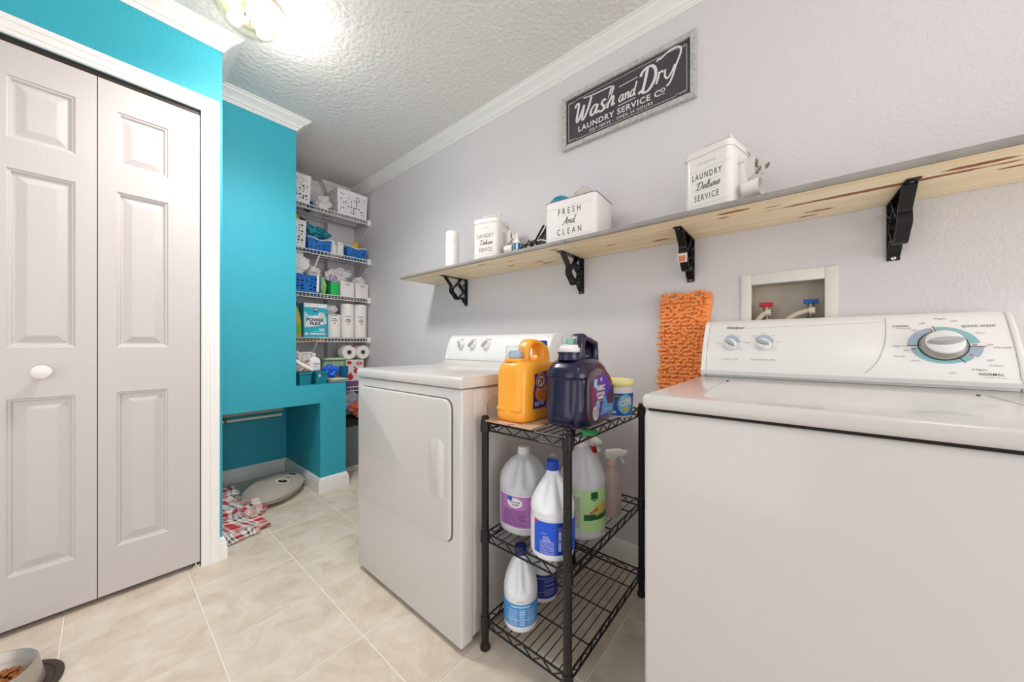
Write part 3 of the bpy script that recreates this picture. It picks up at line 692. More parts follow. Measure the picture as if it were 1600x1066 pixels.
for (nm, lb, c, r, col, sd) in (('cloth', 'crumpled blue cloth in the open tin box', (1.345, .835, 1.614), (.035, .055, .036), (44, 132, 168), 3),
                               ('cloth', 'grey folded cloth heaped on the right of the open tin box', (1.375, .725, 1.614), (.06, .055, .046), (196, 192, 188), 5),
                               ('cloth', 'tan cloth behind the blue cloth in the open tin box', (1.435, .815, 1.614), (.03, .05, .042), (206, 176, 150), 9)):
    tag(MB().blob((0, 0, 0), r, sd, .3, 3, 3, crease=True).build(nm, M('cloth_%d' % sd, col, .9, bump=(300, .4), sheen=.2), loc=c), lb, 'cloth')
# white cylinder bottle and small blue bottle
wb = thing('white_bottle', 'tall plain white cylinder bottle at the left end of the shelf', 'bottle', (1.325, 1.565, ZS))
MB().lathe([(.036, 0), (.0395, .004), (.0395, .14), (.039, .148)], 32).build('body', WHITEP, wb)
MB().lathe([(.0385, .149), (.039, .151), (.0385, .205), (.036, .212), (.03, .214)], 32).build('cap', WHITEP, wb)
sb = thing('dropper_bottle', 'small white bottle with a blue label and pointed nozzle on the shelf', 'bottle', (1.287, 1.045, ZS))
MB().lathe([(.016, 0), (.0175, .003), (.0175, .042), (.014, .050), (.008, .054)], 24).build('body', WHITEP, sb)
MB().lathe([(.0085, .052), (.0085, .060), (.005, .066), (.004, .088), (.002, .092)], 20).build('nozzle', WHITEP, sb)
Print(cyl_map(.0175, PI+.7, 0, off=.0005)).rect(-.020, .020, .006, .040, 14, 1).build('label_wrap', M('label_blue', (34, 118, 172), .4), sb, 'blue wrap label', False)
Print(cyl_map(.0175, PI+.7, 0, off=.0009)).rect(-.004, .003, .008, .040, 3, 1).build('label_stripe', WHITEP, sb, multi=False)
# black mesh bag and harness strap
mb_ = thing('mesh_bag', 'black mesh bag with white trim slumped against the square tin box', 'bag', (1.36, .935, ZS))
MESHB = M('black_mesh_fabric', (52, 50, 54), .7, var=(90, (120, 118, 122), .55, .7))
MB().prism([(.05, 0), (-.035, 0), (-.038, .075), (-.028, .118), (-.010, .086), (.012, .062), (.030, .035)], -.03, .03, lambda u, v, h: (h*1.2+v*.12, u, v+.002)).build('mesh_panel', MESHB, mb_, bevel=.006, seg=2)
MB().tube([(-.037, .030, .036), (-.033, .0, .046), (-.032, -.034, .034)], .003, 6).build('trim_piping', WHITEP, mb_)
MB().strip([(-.038, -.024, .108), (-.038, -.0, .078), (-.04, .02, .05), (-.042, .045, .012)], (1, 0, 0), .012, .002).build('strap', BLACKM, mb_)
st = thing('black_strap', 'tangled black and white strap beside the small blue bottle', 'strap', (1.305, .985, ZS))
random.seed(4)
for k in range(5):
    pts = [(random.uniform(-.02, .03), .045-i*.016+random.uniform(-.01, .01), .006+abs(math.sin(i*1.3+k))*random.uniform(.012, .04)) for i in range(7)]
    P = catmull([(a[1], a[2]) for a in pts], 4)
    MB().strip([(-.02+.009*k, q_.x, max(.003, q_.y)) for q_ in P], (1, 0, 0), .007, .002).build('webbing', BLACKM if k != 2 else WHITEP, st)

# ================================================================ SIGN
sg = thing('laundry_sign', 'black laundry sign with white lettering in a galvanised metal frame', 'sign', (1.539, .934, 1.996))
SWd, SHt = .619, .268
GALV = M('galvanised', (208, 208, 202), .4, metal=.2, var=(70, (172, 174, 170)), bump=(120, .2))
fr = .021
for nm, pts in (('bottom', [(0, 0), (SWd, 0), (SWd-fr, fr), (fr, fr)]), ('top', [(0, SHt), (fr, SHt-fr), (SWd-fr, SHt-fr), (SWd, SHt)]),
                ('left', [(0, 0), (fr, fr), (fr, SHt-fr), (0, SHt)]), ('right', [(SWd, 0), (SWd, SHt), (SWd-fr, SHt-fr), (SWd-fr, fr)])):
    MB().prism(pts, -.022, 0, lambda u, v, h: (h, -u, v)).build('frame_rail', GALV, sg, bevel=.0012, seg=1)
MB().box(-.012, -.004, -SWd+fr-.001, -fr+.001, fr-.001, SHt-fr+.001).build('chalkboard_panel', M('sign_black', (62, 58, 62), .55, var=(5, (78, 74, 78))), sg, smooth=False)
sp_ = Print(lambda a, b_: (-.0126, -a, b_))
WSG = M('sign_white', (226, 224, 224), .6)
script(sp_, 'W', .062, .118, .048, .0098, .22, .80)
script(sp_, 'ash', .150, .118, .045, .0092, .22, .90)
sp_.stroke([(.118, .222), (.17, .216), (.262, .213)], .006, 4)
script(sp_, 'and', .296, .120, .029, .0058, .22, .80)
sp_.stroke([(.293, .105), (.375, .107)], .0035, 0); sp_.stroke([(.300, .190), (.385, .194)], .0035, 0)
script(sp_, 'D', .388, .110, .053, .0105, .22, .80)
sp_.lift += .00004; sp_.stroke([(.477, .170), (.474, .150), (.464, .122)], .0085, 5)
sp_.lift += .00004; sp_.stroke([(.468, .138), (.476, .158), (.487, .168), (.494, .160)], .0075, 5)
sp_.lift += .00004; sp_.stroke([(.502, .167), (.500, .140), (.511, .126), (.526, .142), (.540, .170)], .0078, 5)
sp_.lift += .00004; sp_.stroke([(.506, .094), (.518, .102), (.530, .124), (.545, .166), (.561, .204), (.561, .228), (.540, .238), (.510, .235), (.484, .222), (.474, .225), (.467, .217)], .0080, 5)
sp_.text('LAUNDRY SERVICE C', .037, .285, .078, 1.02, 1.12, bold=.022).text('O', .024, .492, .084, 1.0, 1, bold=.03)
sp_.stroke([(.484, .068), (.500, .068)], .003, 0)
sp_.text('SELF-SERVE \u2013 OPEN 24 HOURS', .0185, .30, .049, 1.0, 1.22, bold=.014)
sp_.build('lettering', WSG, sg)
bd = Print(lambda a, b_: (-.0124, -a, b_)); L_, R_, B_, T_ = .034, SWd-.034, .035, SHt-.035
bd.rect(L_, L_+.0018, B_+.014, T_-.014).rect(R_-.0018, R_, B_+.014, T_-.014).rect(L_+.045, R_-.045, B_, B_+.0018).rect(L_+.045, R_-.045, T_-.0018, T_)
for sx_, cx0 in ((1, L_), (-1, R_)):
    for sy_, cy0 in ((1, B_), (-1, T_)):
        g = lambda pts: [(cx0+sx_*a, cy0+sy_*b_) for a, b_ in pts]
        bd.stroke(g([(0, .014), (.002, .004), (.009, .001), (.013, .006), (.009, .010), (.006, .006)]), .0016, 4)
        bd.stroke(g([(.013, .003), (.022, .008), (.027, .003), (.022, .0), (.030, .006), (.038, .006), (.045, .001)]), .0016, 4)
bd.build('border_flourish', WSG, sg)

# ================================================================ LAUNDRY OUTLET BOX
ob = thing('outlet_box', 'white recessed laundry outlet box in the wall above the washer', 'outlet box', (X1, .166, 1.02))
OW = .264; oz = .238
ring_o = [(0, 0), (OW, 0), (OW, oz), (0, oz)]
wfm = M('outlet_white', (232, 228, 222), .5)
m = MB(); m.box(-.006, .0, -.032, 0, 0, oz).box(-.006, .0, -OW, -OW+.032, 0, oz).box(-.006, .0, -OW+.032, -.032, oz-.038, oz).box(-.006, .0, -OW+.032, -.032, 0, .012)
m.build('face_frame', wfm, ob, bevel=.0015)
iy0, iy1, iz0, iz1 = -OW+.033, -.029, .011, oz-.037
m = MB(); m.box(.085, .088, iy0-.003, iy1+.003, iz0, iz1).box(.0, .088, iy0-.003, iy0, iz0, iz1).box(0, .088, iy1, iy1+.003, iz0, iz1).box(0, .088, iy0, iy1, iz1, iz1+.002).box(0, .088, iy0, iy1, iz0-.002, iz0)
m.build('recess_liner', M('outlet_liner', (206, 198, 184), .6, var=(20, (190, 180, 165), .45, .75)), ob, smooth=False)
def valve(y, z, col, nm, lab):
    v = MB().cyl((.035, y, z-.05), .009, .05, 16).cyl((.035, y, z-.055), .013, .012, 6).build('valve', M('valve_metal', (150, 140, 128), .35, metal=.8), ob)
    h_ = MB().box(.026, .044, y-.020, y+.020, z+.002, z+.017).cyl((.035, y, z-.006), .009, .012, 14).build('valve_handle', M(nm, col, .35), v, bevel=.002, label=lab)
valve(.093-.166, 1.1385-1.02, (196, 24, 34), 'valve_red', 'red valve handle'); valve(-.032-.166, 1.1405-1.02, (24, 92, 176), 'valve_blue', 'blue valve handle')
HOSE = M('hose_beige', (206, 196, 172), .5)
for y0, y1, lab, sgn in ((.083, .12, 'beige hose on the red valve', 1), (-.036, .04, 'beige hose on the blue valve', 1)):
    hz = thing('water_hose', lab, 'hose', (X1, y0, 1.02), 0, 'hoses behind the washer')
    z0 = 1.117-1.02
    P = catmull([(0, z0), ((y1-y0)*.25, z0-.002), ((y1-y0)*.7, z0-.018), (y1-y0, z0-.05), ((y1-y0)*1.05, -.04)], 6)
    MB().tube([(.008-.012*i/len(P), p_.x, p_.y) for i, p_ in enumerate(P)], .0085, 12).build('hose', HOSE, hz)
    MB().tube([(.008, -.006, z0), (.008, .010, z0-.001)], .0125, 14).build('coupling', M('coupling_white', (214, 206, 190), .45), hz)

# ================================================================ MOP PAD
mp_ = thing('mop_pad', 'orange chenille mop pad hanging on the wall beside the washer', 'mop pad', (1.538, .35, .80))
ORG = M('orange_chenille', (255, 158, 84), .8, bump=(500, .3), sheen=.3)
def mop_y(v): # centre and half width by height
    return .098-.115*v-.0, .078-.0*v
MB().prism([(.072, .0), (-.066, .0), (-.090, .395), (.066, .395)], -.014, -.003, lambda u, v, h: (h, u+.028*(1-v/.4)-.004, v)).build('backing', ORG, mp_, bevel=.003)
random.seed(11); nm_ = MB()
for r_ in range(27):
    z = .012+r_*.0152; v_ = z/.4
    yc = .006+.022*(1-v_); hw = .068+.008*v_
    for k in range(11):
        y = yc-hw+2*hw*k/10+random.uniform(-.004, .004); zz = z+random.uniform(-.004, .004)
        side = (k-5)/5; L0 = random.uniform(.014, .021)
        dy = side*.008*(1 if abs(side) > .7 else .4)+random.uniform(-.004, .004)
        sw = random.choice((1, 1, -1))*.013; p0 = (-.011, y-sw*.5, zz); p1 = (-.014-L0*.45, y, zz+random.uniform(-.001, .003)); p2 = (-.013-L0*.5, y+sw+dy, zz-.003-random.uniform(0, .004))
        nm_.tube([p0, p1, p2], [.0062, .0066, .0040], 6)
for k in range(44):    # fringe on both edges
    z = .01+.0092*k; v_ = z/.4; yc = .006+.022*(1-v_); hw = .068+.008*v_
    for s_ in (-1, 1):
        nm_.tube([(-.008, yc+s_*(hw-.002), z), (-.012, yc+s_*(hw+.006), z+.001), (-.013, yc+s_*(hw+random.uniform(.010, .018)), z-.004+random.uniform(-.003, .005))], [.005, .005, .0032], 6)
o = nm_.build('chenille_noodles', ORG, mp_); o['kind'] = 'stuff'
# ================================================================ WIRE RACK
rk = thing('wire_rack', 'black three-tier wire rack between the dryer and the washer', 'rack', (.81, .481, 0))
RX, RY = .57, .311
for x in (0, RX):
    for y in (0, RY):
        p = MB().cyl((x, y, .02), .0122, .738, 24).build('post', BLACKM, rk)
        MB().lathe([(.0122, .756), (.0128, .758), (.0128, .763), (.009, .7675), (.003, .769)], 20, (x, y, 0)).build('post_cap', BLACKM, p)
        MB().lathe([(.010, .0), (.0165, .003), (.0165, .013), (.012, .022), (.0122, .034)], 20, (x, y, 0)).build('levelling_foot', BLACKM, p)
        g = MB()
        for k in range(1, 29): g.tube([(x+.0122*math.cos(a), y+.0122*math.sin(a), .02+.0254*k) for a in [2*PI*i/16 for i in range(16)]], .0007, 4, closed=True)
        g.build('post_grooves', M('groove_grey', (34, 32, 32), .4), p)['kind'] = 'stuff'
def wire_shelf(z):
    """z = deck height (top of wires)"""
    s = MB(); zt, zb = z-.006, z-.030; r = .0030
    for zz in (zt, zb):
        s.tube([(0, 0, zz), (RX, 0, zz)], r, 8).tube([(RX, 0, zz), (RX, RY, zz)], r, 8).tube([(RX, RY, zz), (0, RY, zz)], r, 8).tube([(0, RY, zz), (0, 0, zz)], r, 8)
    fr_ = s.build('shelf_frame', BLACKM, rk)
    def zig(a, b, n):
        pts = []
        for k in range(2*n+1):
            t = .045+(1-.09)*k/(2*n); pts.append((a[0]+(b[0]-a[0])*t, a[1]+(b[1]-a[1])*t, zb if k % 2 else zt))
        MB().tube(pts, .0021, 6).build('truss_wire', BLACKM, fr_)
    zig((0, 0), (0, RY), 4); zig((RX, 0), (RX, RY), 4); zig((0, 0), (RX, 0), 8); zig((0, RY), (RX, RY), 8)
    for k in range(1, 12):
        y = RY*k/12; MB().tube([(0, y, z-.0018), (RX, y, z-.0018)], .0015, 6).build('deck_wire', BLACKM, fr_)
    for x in (RX*.22, RX*.5, RX*.78): MB().tube([(x, 0, z-.0055), (x, RY, z-.0055)], .0026, 6).build('cross_wire', BLACKM, fr_)
    for x in (0, RX):
        for y in (0, RY):
            MB().lathe([(.0135, z-.037), (.0165, z-.034), (.0152, z+.001), (.0132, z+.003)], 20, (x, y, 0)).build('collar', BLACKM, fr_)
for z in (.751, .387, .107): wire_shelf(z)
Z3, Z2, Z1 = .7515, .3875, .1075

# ================================================================ JUGS
def jug_mod(z0, z1, th, half=.42, depth=.2, w_=.26):
    def f(a, z):
        if not z0 < z < z1: return 1
        e = math.sin(PI*(z-z0)/(z1-z0))**.6; k = 0
        for s_ in (-1, 1):
            d = (a-th-s_*half+PI) % (2*PI)-PI; k += math.exp(-(d/w_)**2)
        return 1-depth*e*k
    return f
FROST = M('frosted_plastic', (240, 242, 248), .34, trans=.3, ior=1.2)
MILK = M('milky_plastic', (232, 235, 242), .3, coat=.2)
def interp(secs, n):
    """resample (z,r) profile"""
    out = []
    for (a, b_) in zip(secs, secs[1:]):
        for k in range(n): t = k/n; out.append((a[0]+(b_[0]-a[0])*t, a[1]+(b_[1]-a[1])*t))
    out.append(secs[-1]); return out
def jug(nm, label, loc, prof, mat, th, capmat, capr, capz, caph, dent=None, ex=2.0, group=None, ecc=1.0, rz=0):
    t = thing(nm, label, 'bottle', loc, rz, group)
    p = interp(prof, 4); P = []
    for i in range(len(p)):           # light smoothing of the outline
        a, b_, c = p[max(i-1, 0)], p[i], p[min(i+1, len(p)-1)]; P.append((b_[0], (a[1]+2*b_[1]+c[1])/4))
    MB().loft([(z, r, r*ecc, ex) for z, r in P], 64, jug_mod(dent[0], dent[1], th, *dent[2:]) if dent else None).build('body', mat, t, angle=60)
    m = MB().lathe([(capr, capz), (capr*1.04, capz+.002), (capr*1.04, capz+caph*.45), (capr*.98, capz+caph*.5), (capr*.96, capz+caph-.002), (capr*.8, capz+caph)], 32)
    m.build('cap', capmat, t)
    return t
CAPB = M('cap_blue', (14, 64, 178), .35, coat=.3); CAPN = M('cap_navy', (26, 44, 132), .35, coat=.3); CAPW = M('cap_white', (226, 222, 218), .4)
wcam = lambda x, y: math.atan2(-y, -x)      # direction of the viewer's side of a bottle
# bleach jug, middle shelf
bx, by = .862, .563
bl = jug('bleach_jug', 'white bleach jug with blue cap and big blue label on the middle rack shelf', (bx, by, Z2),
         [(0, .055), (.006, .062), (.014, .064), (.125, .064), (.135, .0655), (.150, .064), (.170, .056), (.205, .036), (.232, .019), (.238, .018), (.246, .018)], MILK, wcam(bx, by)+.12, CAPB, .0195, .243, .028, (.140, .232, .44, .22, .24))
th = wcam(bx, by)
L1 = cyl_map(.0642, th, 0, off=.0010); L2 = cyl_map(.0642, th, 0, off=.0016); L3 = cyl_map(.0642, th, 0, off=.0021)
LW = M('label_white', (228, 228, 232), .45); LBL = M('label_bleach_blue', (28, 84, 214), .4); LBL2 = M('label_bleach_deep', (18, 54, 158), .4)
Print(L1).rect(-.125, .125, .020, .118, 56, 1).build('label_edge', LW, bl, multi=False)
lb_ = Print(L2).rect(-.058, .125, .023, .114, 44, 1).build('label_wrap', LBL, bl, 'blue wrap label', False)
Print(L3).rect(.012, .060, .026, .112, 14, 1).build('text_panel', LBL2, lb_, multi=False)
Print(L3).poly([(-.058, .116), (-.044, .116), (-.054, .100)]).build('red_flash', M('label_red', (214, 44, 52), .4), lb_, multi=False)
L4 = cyl_map(.0642, th, 0, off=.0026)
z_ = Print(L4)
for k in range(9): z_.rect(-.036, .004, .026+.0042*k, .0275+.0042*k, 6, 1)
for k in range(3): z_.rect(-.028, -.010+.003*k, .072-.005*k, .0745-.005*k, 4, 1)
for k in range(4): z_.rect(.016+.012*k, .024+.012*k, .035, .060, 2, 1).rect(.016+.012*k, .024+.012*k, .066, .090, 2, 1)
z_.rect(.014, .058, .0625, .064, 6, 1).rect(.014, .058, .094, .0955, 6, 1).text('SANITIZE & DISINFECT', .0045, .036, .100, .9).text('CLEANS', .006, -.026, .082)
z_.build('lettering', M('label_ink_pale', (176, 190, 232), .5), lb_)
# purple jug
px_, py_ = .921, .718
pu = jug('cleaner_jug', 'clear gallon jug with a purple label at the back left of the middle rack shelf', (px_, py_, Z2),
         [(0, .066), (.006, .074), (.014, .077), (.150, .077), (.160, .078), (.180, .075), (.205, .062), (.228, .042), (.240, .022), (.246, .019), (.252, .019)], FROST, wcam(px_, py_)-.25, CAPW, .0205, .248, .022, (.150, .240, .40, .22, .22), 2.3)
MB().loft([(.003, .062, .062, 2.3), (.010, .0715, .0715, 2.3), (.148, .0735, .0735, 2.3)], 48).build('liquid', M('liquid_lavender', (120, 130, 160), .3), pu, label='grey-lavender liquid')
th = wcam(px_, py_)-.15
def sq_map(R, th0, ex, off):
    def g(a, b_):
        t = th0+a/R; c_, s_ = math.cos(t), math.sin(t); k = (abs(c_)**ex+abs(s_)**ex)**(-1/ex)
        # loft parameterisation: superellipse radius in direction t
        r = R*k+off; return (r*c_, r*s_, b_)
    return g
Print(sq_map(.077, th, 2.3, .0010)).rect(-.085, .10, .026, .132, 48, 1).build('label_edge', LW, pu, multi=False)
lp = Print(sq_map(.077, th, 2.3, .0016)).rect(-.080, .045, .030, .128, 32, 1).build('label_wrap', M('label_purple', (178, 118, 188), .45), pu, 'purple wrap label', False)
Print(sq_map(.077, th, 2.3, .0022)).disc(-.018, .108, .026, .016).build('label_badge', LW, lp, multi=False)
Print(sq_map(.077, th, 2.3, .0027)).disc(-.034, .120, .009, .0075).build('blue_roundel', M('roundel_blue', (40, 96, 178), .4), lp, multi=False)
q = Print(sq_map(.077, th, 2.3, .0028))
q.text('MULTI-PURPOSE', .0058, -.016, .110, .8, bold=.02).text('CLEANER', .0062, -.016, .102, .9, bold=.02)
for k in range(10): q.rect(-.060, .020-.004*(k % 3), .036+.0052*k, .0376+.0052*k, 10, 1)
q.build('lettering', M('label_ink_violet', (98, 46, 118), .5), lp)
Print(sq_map(.077, th, 2.3, .0018)).rect(.060, .10, .034, .110, 14, 1).build('front_label', M('label_plum', (96, 40, 104), .45), pu, multi=False)
Print(sq_map(.077, th, 2.3, .0024)).text('GREAT', .011, .082, .118, .8, bold=.02).build('yellow_print', M('label_yellow', (214, 176, 60), .5), pu)
# green jug
gx, gy = 1.024, .552
gr = jug('cleaner_jug', 'gallon jug with a pale green label behind the front right rack post', (gx, gy, Z2),
         [(0, .064), (.006, .071), (.014, .074), (.165, .074), (.175, .075), (.195, .070), (.240, .046), (.270, .026), (.280, .022), (.288, .021)], FROST, wcam(gx, gy)+.05, CAPW, .024, .282, .026, (.165, .268, .34, .16, .2))
MB().loft([(.003, .058, .058, 2), (.010, .067, .067, 2), (.163, .068, .068, 2), ], 40).build('liquid', M('liquid_pale', (214, 208, 196), .4), gr)
th = wcam(gx, gy)+.2
g1, g2, g3 = [cyl_map(.074, th, 0, off=o_) for o_ in (.0010, .0016, .0022)]
lg = Print(g1).rect(-.12, .12, .030, .158, 48, 1).build('label_wrap', M('label_green', (184, 226, 154), .45), gr, 'pale green wrap label', False)
dk = Print(g2).rect(-.010, .12, .066, .084, 26, 1); dk.rect(.012, .036, .132, .153, 5, 1).poly([(.012, .132), (.036, .132), (.024, .124)]).build('dark_green_band', M('label_green_dark', (26, 92, 50), .45), lg)
Print(g2).rect(-.052, -.016, .036, .150, 10, 1).build('text_panel', M('label_cream', (214, 220, 204), .5), lg, multi=False)
q = Print(g3)
for k in range(16): q.rect(-.050, -.020, .042+.0062*k, .0435+.0062*k, 5, 1)
q.build('lettering', M('label_ink_green', (96, 120, 98), .5), lg)
Print(g3).text('MEAN', .020, .052, .106, 1, bold=.03, rot=.15).text('GREEN', .022, .058, .090, 1, bold=.03, rot=.15).build('logo_lettering', M('label_gold', (216, 190, 60), .45), lg)
Print(cyl_map(.074, th, 0, off=.0028)).text('SUPER', .011, .022, .094, 1, bold=.04, rot=.45).build('red_lettering', M('label_red', (214, 44, 52), .4), lg)
# lower bleach bottles
bx, by = .868, .689
b2 = jug('bleach_bottle', 'white bleach bottle with a pale blue label at the front of the bottom rack shelf', (bx, by, Z1),
         [(0, .046), (.005, .051), (.012, .0535), (.100, .0535), (.110, .0545), (.130, .0535), (.160, .047), (.195, .032), (.215, .020), (.222, .017), (.228, .017)], MILK, wcam(bx, by)-.05, CAPN, .020, .222, .026, (.118, .214, .40, .22, .22))
th = wcam(bx, by)
lb2 = Print(cyl_map(.0535, th, 0, off=.001)).rect(-.10, .10, .024, .092, 44, 1).build('label_wrap', M('label_sky', (64, 146, 216), .4), b2, 'sky blue wrap label', False)
q = Print(cyl_map(.0535, th, 0, off=.0016))
for k in range(10): q.rect(-.040, -.010, .029+.005*k, .0305+.005*k, 4, 1).rect(-.004, .014, .029+.005*k, .0312+.005*k, 3, 1).rect(.020, .048, .029+.005*k, .0305+.005*k, 5, 1)
q.rect(-.030, .030, .083, .087, 8, 1).rect(-.052, .052, .045, .0465, 12, 1).build('lettering', M('label_ink_ice', (196, 222, 242), .5), lb2)
q = Print(cyl_map(.0535, th, 0, off=.0012)); q.text('BLEACH', .006, 0, .100, 1.2).build('embossed_print', M('emboss_grey', (150, 152, 158), .5), b2)
bx, by = 1.015, .706
b3_ = jug('bleach_bottle', 'white bleach bottle with a dark blue label, behind the other on the bottom rack shelf', (bx, by, Z1),
         [(0, .046), (.005, .051), (.012, .0535), (.100, .0535), (.110, .0545), (.130, .0535), (.160, .047), (.195, .032), (.215, .020), (.222, .017), (.228, .017)], MILK, wcam(bx, by), CAPN, .020, .222, .026, (.118, .214, .40, .22, .22))
th = wcam(bx, by)
lb3 = Print(cyl_map(.0535, th, 0, off=.001)).rect(-.10, .10, .020, .100, 44, 1).build('label_wrap', M('label_navy', (44, 42, 140), .4), b3_, 'dark blue wrap label', False)
q = Print(cyl_map(.0535, th, 0, off=.0016))
for k in range(4): q.text('CLEANS', .009, .024, .034+.015*k, 1.1)
q.rect(-.05, .055, .041, .0425, 12, 1).rect(-.05, .055, .088, .0895, 12, 1).build('lettering', M('label_ink_pale', (176, 190, 232), .5), lb3)
# spray bottles
def trigger_head(t, z, rz, mat, collar, big=1.0):
    h = MB().lathe([(.0125, z-.004), (.0145, z-.002), (.0145, z+.016), (.010, z+.019)], 24).build('collar', collar, t)
    pr_ = [(-.020, .018), (-.024, .040), (-.018, .052), (.030, .056), (.046, .050), (.050, .040), (.044, .034), (.020, .030), (.012, .018)]
    c, s_ = math.cos(rz), math.sin(rz)
    hd = MB().prism([(u*big, v*big) for u, v in pr_], -.010, .010, lambda u, v, q_: (u*c-q_*s_, u*s_+q_*c, z+v)).build('trigger_head', mat, t, bevel=.004, seg=2)
    MB().prism([(.026, .034), (.032, .034), (.046, .008), (.042, .004), (.034, .014)], -.006, .006, lambda u, v, q_: (u*c-q_*s_, u*s_+q_*c, z+v)).build('trigger', mat, hd, bevel=.002)
    MB().prism([(.046, .039), (.056, .040), (.056, .050), (.046, .051)], -.006, .006, lambda u, v, q_: (u*c-q_*s_, u*s_+q_*c, z+v)).build('nozzle', mat, hd, bevel=.002)
PINKC = M('pinkish_clear_plastic', (226, 206, 198), .35, trans=.3)
sa = thing('spray_bottle', 'white trigger spray bottle standing right of the green-label jug', 'spray bottle', (1.185, .521, Z2))
MB().loft([(0, .034, .026, 2.6), (.006, .039, .030, 2.6), (.010, .040, .031, 2.6), (.100, .040, .031, 2.6), (.125, .036, .029, 2.4), (.150, .022, .020, 2.2), (.168, .0125, .0125, 2), (.180, .0125, .0125, 2)], 40).build('body', PINKC, sa)
trigger_head(sa, .180, -.95, CAPW, M('collar_pink', (222, 190, 182), .4))
Print(lambda a, b_: (.0405*math.cos(wcam(1.185, .521)+.6+a/.04), .0315*math.sin(wcam(1.185, .521)+.6+a/.04), b_)).text('Cleaner', .012, 0, .105, 1, 1, .2).build('lettering', INK, sa)
sb_ = thing('spray_bottle', 'white trigger spray bottle with a red collar, rear of the middle rack shelf', 'spray bottle', (1.205, .600, Z2))
MB().loft([(0, .034, .026, 2.6), (.006, .039, .030, 2.6), (.120, .039, .030, 2.6), (.150, .034, .028, 2.4), (.180, .020, .018, 2.2), (.196, .0125, .0125, 2), (.206, .0125, .0125, 2)], 40).build('body', WHITEP, sb_)
trigger_head(sb_, .208, -2.2, CAPW, M('collar_red', (190, 24, 34), .35))
sm = thing('small_bottle', 'small frosted bottle with a white cap at the back of the middle rack shelf', 'bottle', (1.125, .735, Z2))
MB().lathe([(.026, 0), (.029, .004), (.029, .12), (.024, .138), (.011, .150), (.011, .158)], 28).build('body', FROST, sm)
MB().lathe([(.013, .156), (.0135, .158), (.0125, .184), (.011, .186)], 24).build('cap', CAPW, sm)
cd = thing('folded_card', 'grey folded card leaning behind the front rack post, middle shelf', 'card', (1.10, .648, Z2))
MB().prism([(-.03, .0), (.03, .0), (.03, .205), (-.006, .170), (-.03, .150)], -.0012, .0012, lambda u, v, h: (h+u*.3, -u, v)).build('sheet', M('card_grey', (150, 156, 172), .6), cd, smooth=False)

# ================================================================ TOP OF RACK
cb = MB().box(0, .20, 0, .185, 0, .004).build('cardboard_sheet', M('tan_cardboard', (206, 172, 138), .8, var=(18, (150, 112, 96), .55, .6)), smooth=False, loc=(.80, .598, Z3+.0002))
tag(cb, 'tan printed cardboard sheet under the orange jug', 'cardboard')
sc_ = MB().prism([(0, 0), (.05, .01), (.062, .035), (.02, .048), (-.01, .03)], 0, .002, lambda u, v, h: (u, v, h+.004*math.sin(u*90))).build('plastic_scrap', M('scrap_green', (44, 132, 70), .5), loc=(.845, .420, Z3+.005))
tag(sc_, 'small green plastic scrap under the navy jug', 'scrap')
def curve_plate(name, splines, depth, bev, mat, parent, fn, res=6):
    """2D outlines with holes, extruded and rounded"""
    cu = bpy.data.curves.new('t', 'CURVE'); cu.dimensions = '2D'; cu.fill_mode = 'BOTH'; cu.extrude = depth/2-bev; cu.bevel_depth = bev; cu.bevel_resolution = 4; cu.offset = -bev
    for pts in splines:
        P = [(p.x, p.y) for p in catmull(list(pts)+[pts[0]], res)[:-1]] if res else pts
        sp = cu.splines.new('POLY'); sp.points.add(len(P)-1)
        for i, (a, b_) in enumerate(P): sp.points[i].co = (a, b_, 0, 1)
        sp.use_cyclic_u = True
    ob_ = bpy.data.objects.new('t', cu); me = bpy.data.meshes.new_from_object(ob_)
    m = MB().add([fn(*v.co) for v in me.vertices], [tuple(p.vertices) for p in me.polygons])
    bpy.data.objects.remove(ob_); bpy.data.curves.remove(cu); bpy.data.meshes.remove(me)
    return m
# orange jug: narrow face towards -x, width along y
oj = thing('detergent_jug', 'orange detergent jug with a clear measuring cap and a purple side label', 'jug', (.824, .707, Z3+.0045))
ORJ = M('orange_plastic', (255, 172, 50), .35, coat=.25)
Wj = .126
def osec(z, k, x0, x1, e=5): return (z, (x1-x0)/2, Wj/2*k, e, (x0+x1)/2, 0)
m = MB().loft([osec(0, .90, .008, .208), osec(.004, .97, .003, .213), osec(.012, 1.0, .0, .216), osec(.030, 1, .0, .216), osec(.036, .99, .002, .215), osec(.150, .99, .003, .215), osec(.170, .97, .004, .214, 4), osec(.183, .90, .010, .208, 3.6), osec(.190, .76, .020, .196, 3.2), osec(.193, .5, .05, .17, 3)], 64)
hd = curve_plate('h', [[(.055, .175), (.075, .235), (.100, .262), (.140, .262), (.175, .250), (.200, .235), (.208, .19), (.18, .175), (.12, .165)], [(.098, .196), (.094, .222), (.108, .240), (.136, .243), (.152, .232), (.152, .208), (.135, .192), (.112, .188)]], .052, .014, ORJ, None, lambda a, b_, h: (a, h, b_))
m.add(hd.v, hd.f)
for yy in (-.030, .030): m.loft([(.031, .002, .012, 2, .003, yy), (.035, .0045, .018, 2, .003, yy), (.039, .005, .020, 2, .003, yy), (.044, .0045, .018, 2, .003, yy), (.048, .002, .012, 2, .003, yy)], 20)
m.build('body', ORJ, oj, angle=50)
cp_ = MB().lathe([(.031, .190), (.033, .194), (.033, .206), (.0305, .208), (.0305, .236), (.027, .240), (.020, .241)], 36, (.045, .006, 0)).build('measuring_cap', CLEARP, oj, label='clear measuring cap')
MB().lathe([(.0335, .1895), (.0345, .192), (.0345, .198), (.0335, .200)], 36, (.045, .006, 0)).build('cap_collar', ORJ, cp_)
